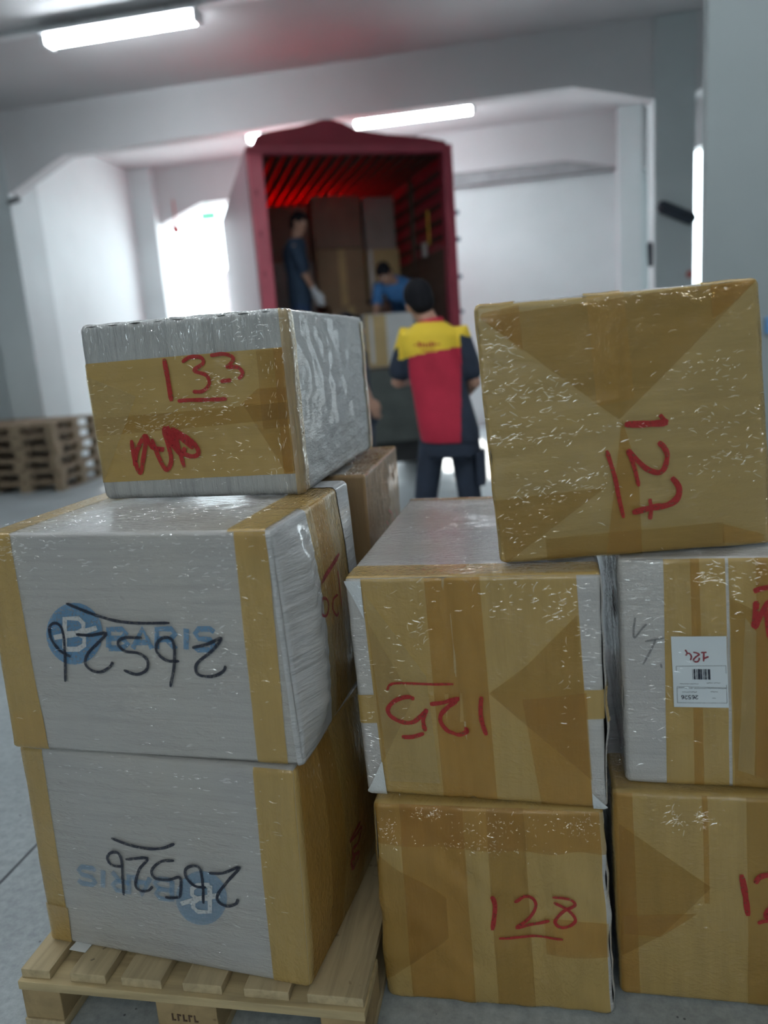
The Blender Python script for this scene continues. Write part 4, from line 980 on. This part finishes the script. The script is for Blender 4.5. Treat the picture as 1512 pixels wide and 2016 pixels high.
def hand(bm, wrist, d, nrm, side, curl=0.5, s=1.0):
    """palm and five fingers; d = direction of the hand, nrm = palm-facing normal, side = +1/-1 thumb side"""
    d = d.normalized(); nrm = (nrm-d*nrm.dot(d)).normalized(); x = d.cross(nrm).normalized()*side
    R = Matrix((x, nrm, d)).transposed()
    ball(bm, wrist+d*0.045*s, (0.040*s, 0.017*s, 0.052*s), R)
    for i, L in enumerate((0.072, 0.080, 0.075, 0.060)):
        b = wrist+d*0.080*s+x*(0.028-i*0.0185)*s
        p, dr, pts, a = b, d.copy(), [b-d*0.02*s, b], curl*0.5
        for k in range(3):
            dr = (Matrix.Rotation(a, 3, x*side) @ dr) if False else (dr*math.cos(a)+nrm*math.sin(a)).normalized()
            p = p+dr*L*s*(0.42, 0.32, 0.26)[k]; pts.append(p.copy()); a = curl*0.55
        tube(bm, pts, [0.0095*s, 0.0092*s, 0.0085*s, 0.0078*s, 0.007*s], 8)
    b = wrist+d*0.02*s+x*0.028*s
    tube(bm, [b, b+(x*0.6+d*0.8)*0.035*s, b+(x*0.62+d*0.8)*0.035*s+(d*0.95+nrm*curl*0.4)*0.032*s, b+(x*0.6+d*0.8)*0.035*s+(d*0.9+nrm*curl*0.6)*0.058*s], [0.013*s, 0.0115*s, 0.0098*s, 0.008*s], 8)

def person(label, J, shirt, trousers, sleeve=0.55, gloves=False, face=None, shirt_name='shirt', long_shirt=0.06, arm_hang=None, trouser_wide=1.0):
    """J: world joints. head (centre), neck, chest, pelvis, shl/shr, elL/elr, wrl/wrr, hipl/hipr, knl/knr, anl/anr; face: facing vector of the head"""
    J = {k: Vector(v) for k, v in J.items()}
    root_loc = Vector(((J['anl'].x+J['anr'].x)/2, (J['anl'].y+J['anr'].y)/2, min(J['anl'].z, J['anr'].z)-0.08))
    t = thing('person', label, 'person', root_loc)
    L = {k: v-root_loc for k, v in J.items()}
    up_t = (L['neck']-L['pel']).normalized(); across = (L['shr']-L['shl']).normalized()
    fr = up_t.cross(across).normalized()                       # forward of the torso (shr is the person's right side when facing away)
    if fr.dot(Vector(face)) < 0: fr = -fr
    hx = (L['hipr']-L['hipl']).normalized()
    hf = Vector(face).normalized()
    hup = (L['head']-L['neck']).normalized(); hup = (hup*0.75+up_t*0.25+Vector((0, 0, 0.4))).normalized(); hf = (hf-hup*hf.dot(hup)).normalized(); hside = hf.cross(hup).normalized()
    HR = Matrix((hside, hf, hup)).transposed(); hc = L['head']
    hp = lambda x, y, z: hc+HR @ Vector((x, y, z))
    bm = bmesh.new()
    ball(bm, hp(0, -0.012, 0.02), (0.074, 0.092, 0.100), HR); ball(bm, hp(0, 0.018, -0.045), (0.056, 0.070, 0.072), HR); ball(bm, hp(0, 0.055, -0.088), (0.026, 0.024, 0.022), HR)
    tube(bm, [hp(0, 0.084, 0.018), hp(0, 0.104, -0.018)], [0.010, 0.015], 8); ball(bm, hp(0, 0.074, 0.036), (0.05, 0.016, 0.012), HR)
    for s in (-1, 1): ball(bm, hp(0.074*s, -0.008, -0.004), (0.011, 0.020, 0.032), HR); ball(bm, hp(0.036*s, 0.068, -0.018), (0.018, 0.016, 0.016), HR)
    tube(bm, [L['neck']-up_t*0.04, hp(0, -0.02, -0.05)], [0.060, 0.054], 14)
    def torso(b, inf, zlow):
        sh = (L['shr']-L['shl']).length/2
        secs = []
        pel, neck, ch = L['pel'], L['neck'], L['chest']
        low = pel-up_t*zlow
        mid = (pel+ch)/2
        for c, a, d2 in ((low, 0.150, 0.112), (pel, 0.155, 0.115), (mid, 0.140, 0.102), (ch, sh*0.90, 0.118), (ch.lerp(neck, 0.55), sh*0.92, 0.105), (ch.lerp(neck, 0.86), sh*0.60, 0.075), (neck, 0.062, 0.058)):
            secs.append((c, across*(a+inf), fr*(d2+inf)))
        loft(b, secs)
    torso(bm, 0, 0.05)
    for s in 'lr':
        tube(bm, [L['sh'+s], L['el'+s]], [0.050, 0.038], 12); tube(bm, [L['el'+s], L['wr'+s]], [0.038, 0.026], 12)
        d = (L['wr'+s]-L['el'+s]).normalized()
        sd = 1 if s == 'r' else -1
        nrm = across*(1 if s == 'l' else -1)
        if abs(nrm.dot(d)) > 0.85: nrm = Vector((0, 0, -1))
        xs = d.cross((nrm-d*nrm.dot(d)).normalized()); side = 1 if xs.dot(fr) > 0 else -1
        hand(bm, L['wr'+s], d, nrm, side, 0.55)
        tube(bm, [L['hip'+s], L['kn'+s]], [0.074, 0.052], 14)
        calf = L['kn'+s].lerp(L['an'+s], 0.3); tube(bm, [L['kn'+s], calf, L['an'+s]], [0.054, 0.056, 0.036], 12)
    body = remeshed(bm, 'body', t, [SKIN], 0.0075, 2)
    # face details
    for s in (-1, 1):
        bm = bmesh.new(); ball(bm, hp(0.031*s, 0.077, 0.010), (0.0125, 0.010, 0.0075), HR, 10); link('eye', to_mesh(bm), t, [EYEW], True)
        bm = bmesh.new(); tube(bm, [hp(0.014*s, 0.091, 0.034), hp(0.048*s, 0.078, 0.032)], 0.005, 6); link('eyebrow', to_mesh(bm), t, [HAIR], True)
    bm = bmesh.new(); tube(bm, [hp(-0.022, 0.080, -0.050), hp(0, 0.088, -0.048), hp(0.022, 0.080, -0.050)], [0.004, 0.006, 0.004], 6); link('mouth', to_mesh(bm), t, [LIP], True)
    bm = bmesh.new(); ball(bm, hp(0, -0.022, 0.040), (0.086, 0.100, 0.098), HR); ball(bm, hp(0, -0.055, -0.012), (0.074, 0.060, 0.070), HR); ball(bm, hp(0, 0.045, 0.082), (0.062, 0.050, 0.035), HR)
    remeshed(bm, 'hair', t, [HAIR], 0.012, 2)
    # shirt with sleeves
    bm = bmesh.new(); torso(bm, 0.022, long_shirt)
    for s in 'lr':
        e = L['sh'+s].lerp(L['el'+s], sleeve); tube(bm, [L['sh'+s].lerp(L['chest'], 0.12), L['sh'+s], e], [0.074, 0.079, 0.068], 14)
    sh = remeshed(bm, shirt_name, t, shirt if isinstance(shirt, list) else [shirt], 0.008, 4)
    bm = bmesh.new(); 
    loft(bm, [(L['pel']-up_t*0.16, hx*0.165, fr*0.125), (L['pel']-up_t*0.02, hx*0.168, fr*0.125), (L['pel']+up_t*0.05, hx*0.155, fr*0.115)])
    for s in 'lr':
        an = L['kn'+s].lerp(L['an'+s], 0.94); tube(bm, [L['hip'+s], L['kn'+s], an], [0.100*trouser_wide, 0.083*trouser_wide, 0.072*trouser_wide], 16)
    remeshed(bm, 'trousers', t, [trousers], 0.012, 3)
    for s in 'lr':
        bm = bmesh.new(); a = L['an'+s]; fd = Vector((fr.x, fr.y, 0)).normalized(); base = Vector((a.x, a.y, 0.045))
        tube(bm, [base-fd*0.05, base+fd*0.06, base+fd*0.17-Vector((0, 0, 0.01))], [0.045, 0.046, 0.034], 12); tube(bm, [base, a], [0.045, 0.048], 10)
        for v in bm.verts: v.co.z = max(v.co.z, 0.001)
        link('shoe', to_mesh(bm), t, [SHOE], True)
        if gloves:
            bm = bmesh.new(); d = (L['wr'+s]-L['el'+s]).normalized(); nrm = across*(1 if s == 'l' else -1)
            xs = d.cross((nrm-d*nrm.dot(d)).normalized()); side = 1 if xs.dot(fr) > 0 else -1
            hand(bm, L['wr'+s]-d*0.005, d, nrm, side, 0.55, 1.13); tube(bm, [L['wr'+s]-d*0.05, L['wr'+s]+d*0.03], [0.036, 0.034], 10)
            remeshed(bm, 'glove', t, [GLOVE], 0.006, 1)
    return t, L, sh, fr, across, up_t, root_loc

# delivery man seen from behind
Y = 4.5; A = lambda x, y, yy=Y: at_y(x, y, yy)
J = dict(head=A(826, 597, Y+0.03), neck=A(848, 634), chest=A(848, 690), pel=A(884, 845), shl=A(800, 668), shr=A(908, 664), ell=A(783, 752, Y+0.02), elr=A(934, 752, Y+0.02),
         wrl=A(812, 748, Y+0.26), wrr=A(905, 790, Y+0.28), hipl=A(852, 868), hipr=A(910, 866), knl=A(836, 1000), knr=A(928, 1000), anl=A(838, 1130), anr=A(945, 1125))
J['anl'].z = J['anr'].z = 0.09
man, L, sh, fr, ac, upt, rl = person('person seen from behind in a red polo with yellow shoulders and dark trousers', J, [SRED, SYEL, NAVY], NAVY, sleeve=0.72, face=(-0.35, 1, -0.25), shirt_name='polo_shirt', long_shirt=0.07, trouser_wide=0.82)
sl_l = (L['ell']-L['shl']).normalized(); sl_r = (L['elr']-L['shr']).normalized(); hs = (L['shr']-L['shl']).length/2
zc = L['chest'].z+0.012
for f in sh.data.polygons:
    c = f.center; rel = c-L['chest']; x = rel.dot(ac); zz = rel.dot(upt)
    if zz > 0.215: f.material_index = 0
    elif zz > -0.010-0.10*max(0, -x-0.05) and abs(x) < hs+0.062+0.03*min(1, max(0, zz)/0.1): f.material_index = 1
    elif x < -0.115+0.02*zz or x > 0.20: f.material_index = 2
    if abs(x) > hs+0.02 and zz < 0.055-0.5*(abs(x)-hs-0.02): f.material_index = 2
# collar, print on the back, pocket
bm = bmesh.new(); tube(bm, [L['neck']-upt*0.03, L['neck']+upt*0.018], [0.083, 0.072], 20, caps=False); link('collar', to_mesh(bm), man, [SRED], True)
bv = BVHTree.FromObject(sh, bpy.context.evaluated_depsgraph_get())
bm = bmesh.new()
def back_stroke(pts, w):
    prev = None
    for i, (x, z) in enumerate(pts):
        row = []
        for s in (-1, 1):
            o = L['chest']+ac*x+upt*(z+s*w/2)-fr*0.6; hit = bv.ray_cast(o, fr)[0]
            row.append(bm.verts.new((hit if hit else o+fr*0.45)-fr*0.004))
        if prev: bm.faces.new((prev[0], row[0], row[1], prev[1]))
        prev = row
for x0, w, z0, z1 in ((-0.050, 0.014, 0.022, 0.052), (-0.030, 0.010, 0.022, 0.045), (-0.014, 0.010, 0.020, 0.042), (0.002, 0.010, 0.022, 0.042), (0.018, 0.012, 0.020, 0.050), (0.036, 0.010, 0.024, 0.046)):
    back_stroke([(x0, (z0+z1)/2), (x0+w, (z0+z1)/2)], z1-z0)
back_stroke([(-0.075, 0.035), (-0.055, 0.035)], 0.006); back_stroke([(0.05, 0.035), (0.075, 0.034)], 0.006)
for k in range(6): back_stroke([(-0.035+k*0.014, 0.002), (-0.026+k*0.014, 0.002)], 0.008)
link('back_print', to_mesh(bm), man, [plain('shirt_print_red', (0.42, 0.06, 0.02), 0.8)])
bm = bmesh.new(); k = L['knr']; bx(bm, 0, 0.05, -0.09, 0.09, 0, 0.20, bev=0.012)
o = link('cargo_pocket', to_mesh(bm), man, [NAVY]); o.location = L['hipr'].lerp(L['knr'], 0.35)+Vector((0.068, 0, -0.12))

def tj(px, py, t):      # a joint at load depth t inside the truck
    n = TM.to_3x3() @ Vector((0, 1, 0)); return at_plane(px, py, TO+n*t, n)
# worker standing in the truck, side on
T = 0.95
J = dict(head=tj(589, 440, T), neck=tj(583, 468, T), chest=tj(580, 500, T), pel=tj(592, 590, T), shl=tj(586, 484, T+0.14), shr=tj(578, 484, T-0.16), ell=tj(602, 532, T+0.14), elr=tj(598, 538, T-0.17),
         wrl=tj(618, 572, T+0.16), wrr=tj(621, 577, T-0.2), hipl=tj(595, 605, T+0.08), hipr=tj(592, 605, T-0.08), knl=tj(602, 668, T+0.1), knr=tj(600, 668, T-0.1), anl=tj(604, 725, T+0.1), anr=tj(604, 725, T-0.1))
for k in ('anl', 'anr'): J[k].z = BED+0.082
person('person in a dark blue shirt and white gloves standing inside the truck', J, NAVYB, plain('blue_trousers', (0.03, 0.06, 0.14), 0.85), sleeve=0.85, gloves=True, face=(1.0, -0.25, -0.35))
# worker bending over the carton
T = 0.62
J = dict(head=tj(757, 540, 0.42), neck=tj(772, 552, 0.48), chest=tj(785, 572, 0.55), pel=tj(800, 612, 0.98), shl=tj(745, 568, 0.52), shr=tj(805, 562, 0.50), ell=tj(742, 602, 0.42), elr=tj(806, 606, 0.42),
         wrl=tj(740, 632, 0.54), wrr=tj(806, 634, 0.52), hipl=tj(783, 628, 0.95), hipr=tj(812, 628, 0.95), knl=tj(780, 672, 0.80), knr=tj(815, 672, 0.80), anl=tj(783, 722, 0.86), anr=tj(815, 722, 0.86))
for k in ('anl', 'anr'): J[k].z = BED+0.082
person('person in a bright blue shirt bending over the carton at the truck edge', J, BLUE, NAVY, sleeve=0.75, face=(-0.30, -1.0, -0.75), long_shirt=0.02)
# person half hidden behind the left stack
Y = 5.9
J = dict(head=A(688, 650, Y), neck=A(686, 682, Y), chest=A(686, 715, Y), pel=A(706, 820, Y), shl=A(672, 698, Y+0.17), shr=A(706, 702, Y-0.15), ell=A(699, 758, Y+0.18), elr=A(711, 752, Y-0.16),
         wrl=A(724, 795, Y+0.2), wrr=A(728, 787, Y-0.16), hipl=A(709, 840, Y+0.08), hipr=A(713, 840, Y-0.08), knl=A(721, 930, Y+0.1), knr=A(721, 930, Y-0.1), anl=A(721, 1010, Y+0.1), anr=A(725, 1010, Y-0.1))
J['anl'].z = J['anr'].z = 0.09
person('person in dark clothes half hidden behind the left stack, one bare forearm showing', J, NAVY, NAVY, sleeve=0.6, face=(1.0, 0.2, -0.2))
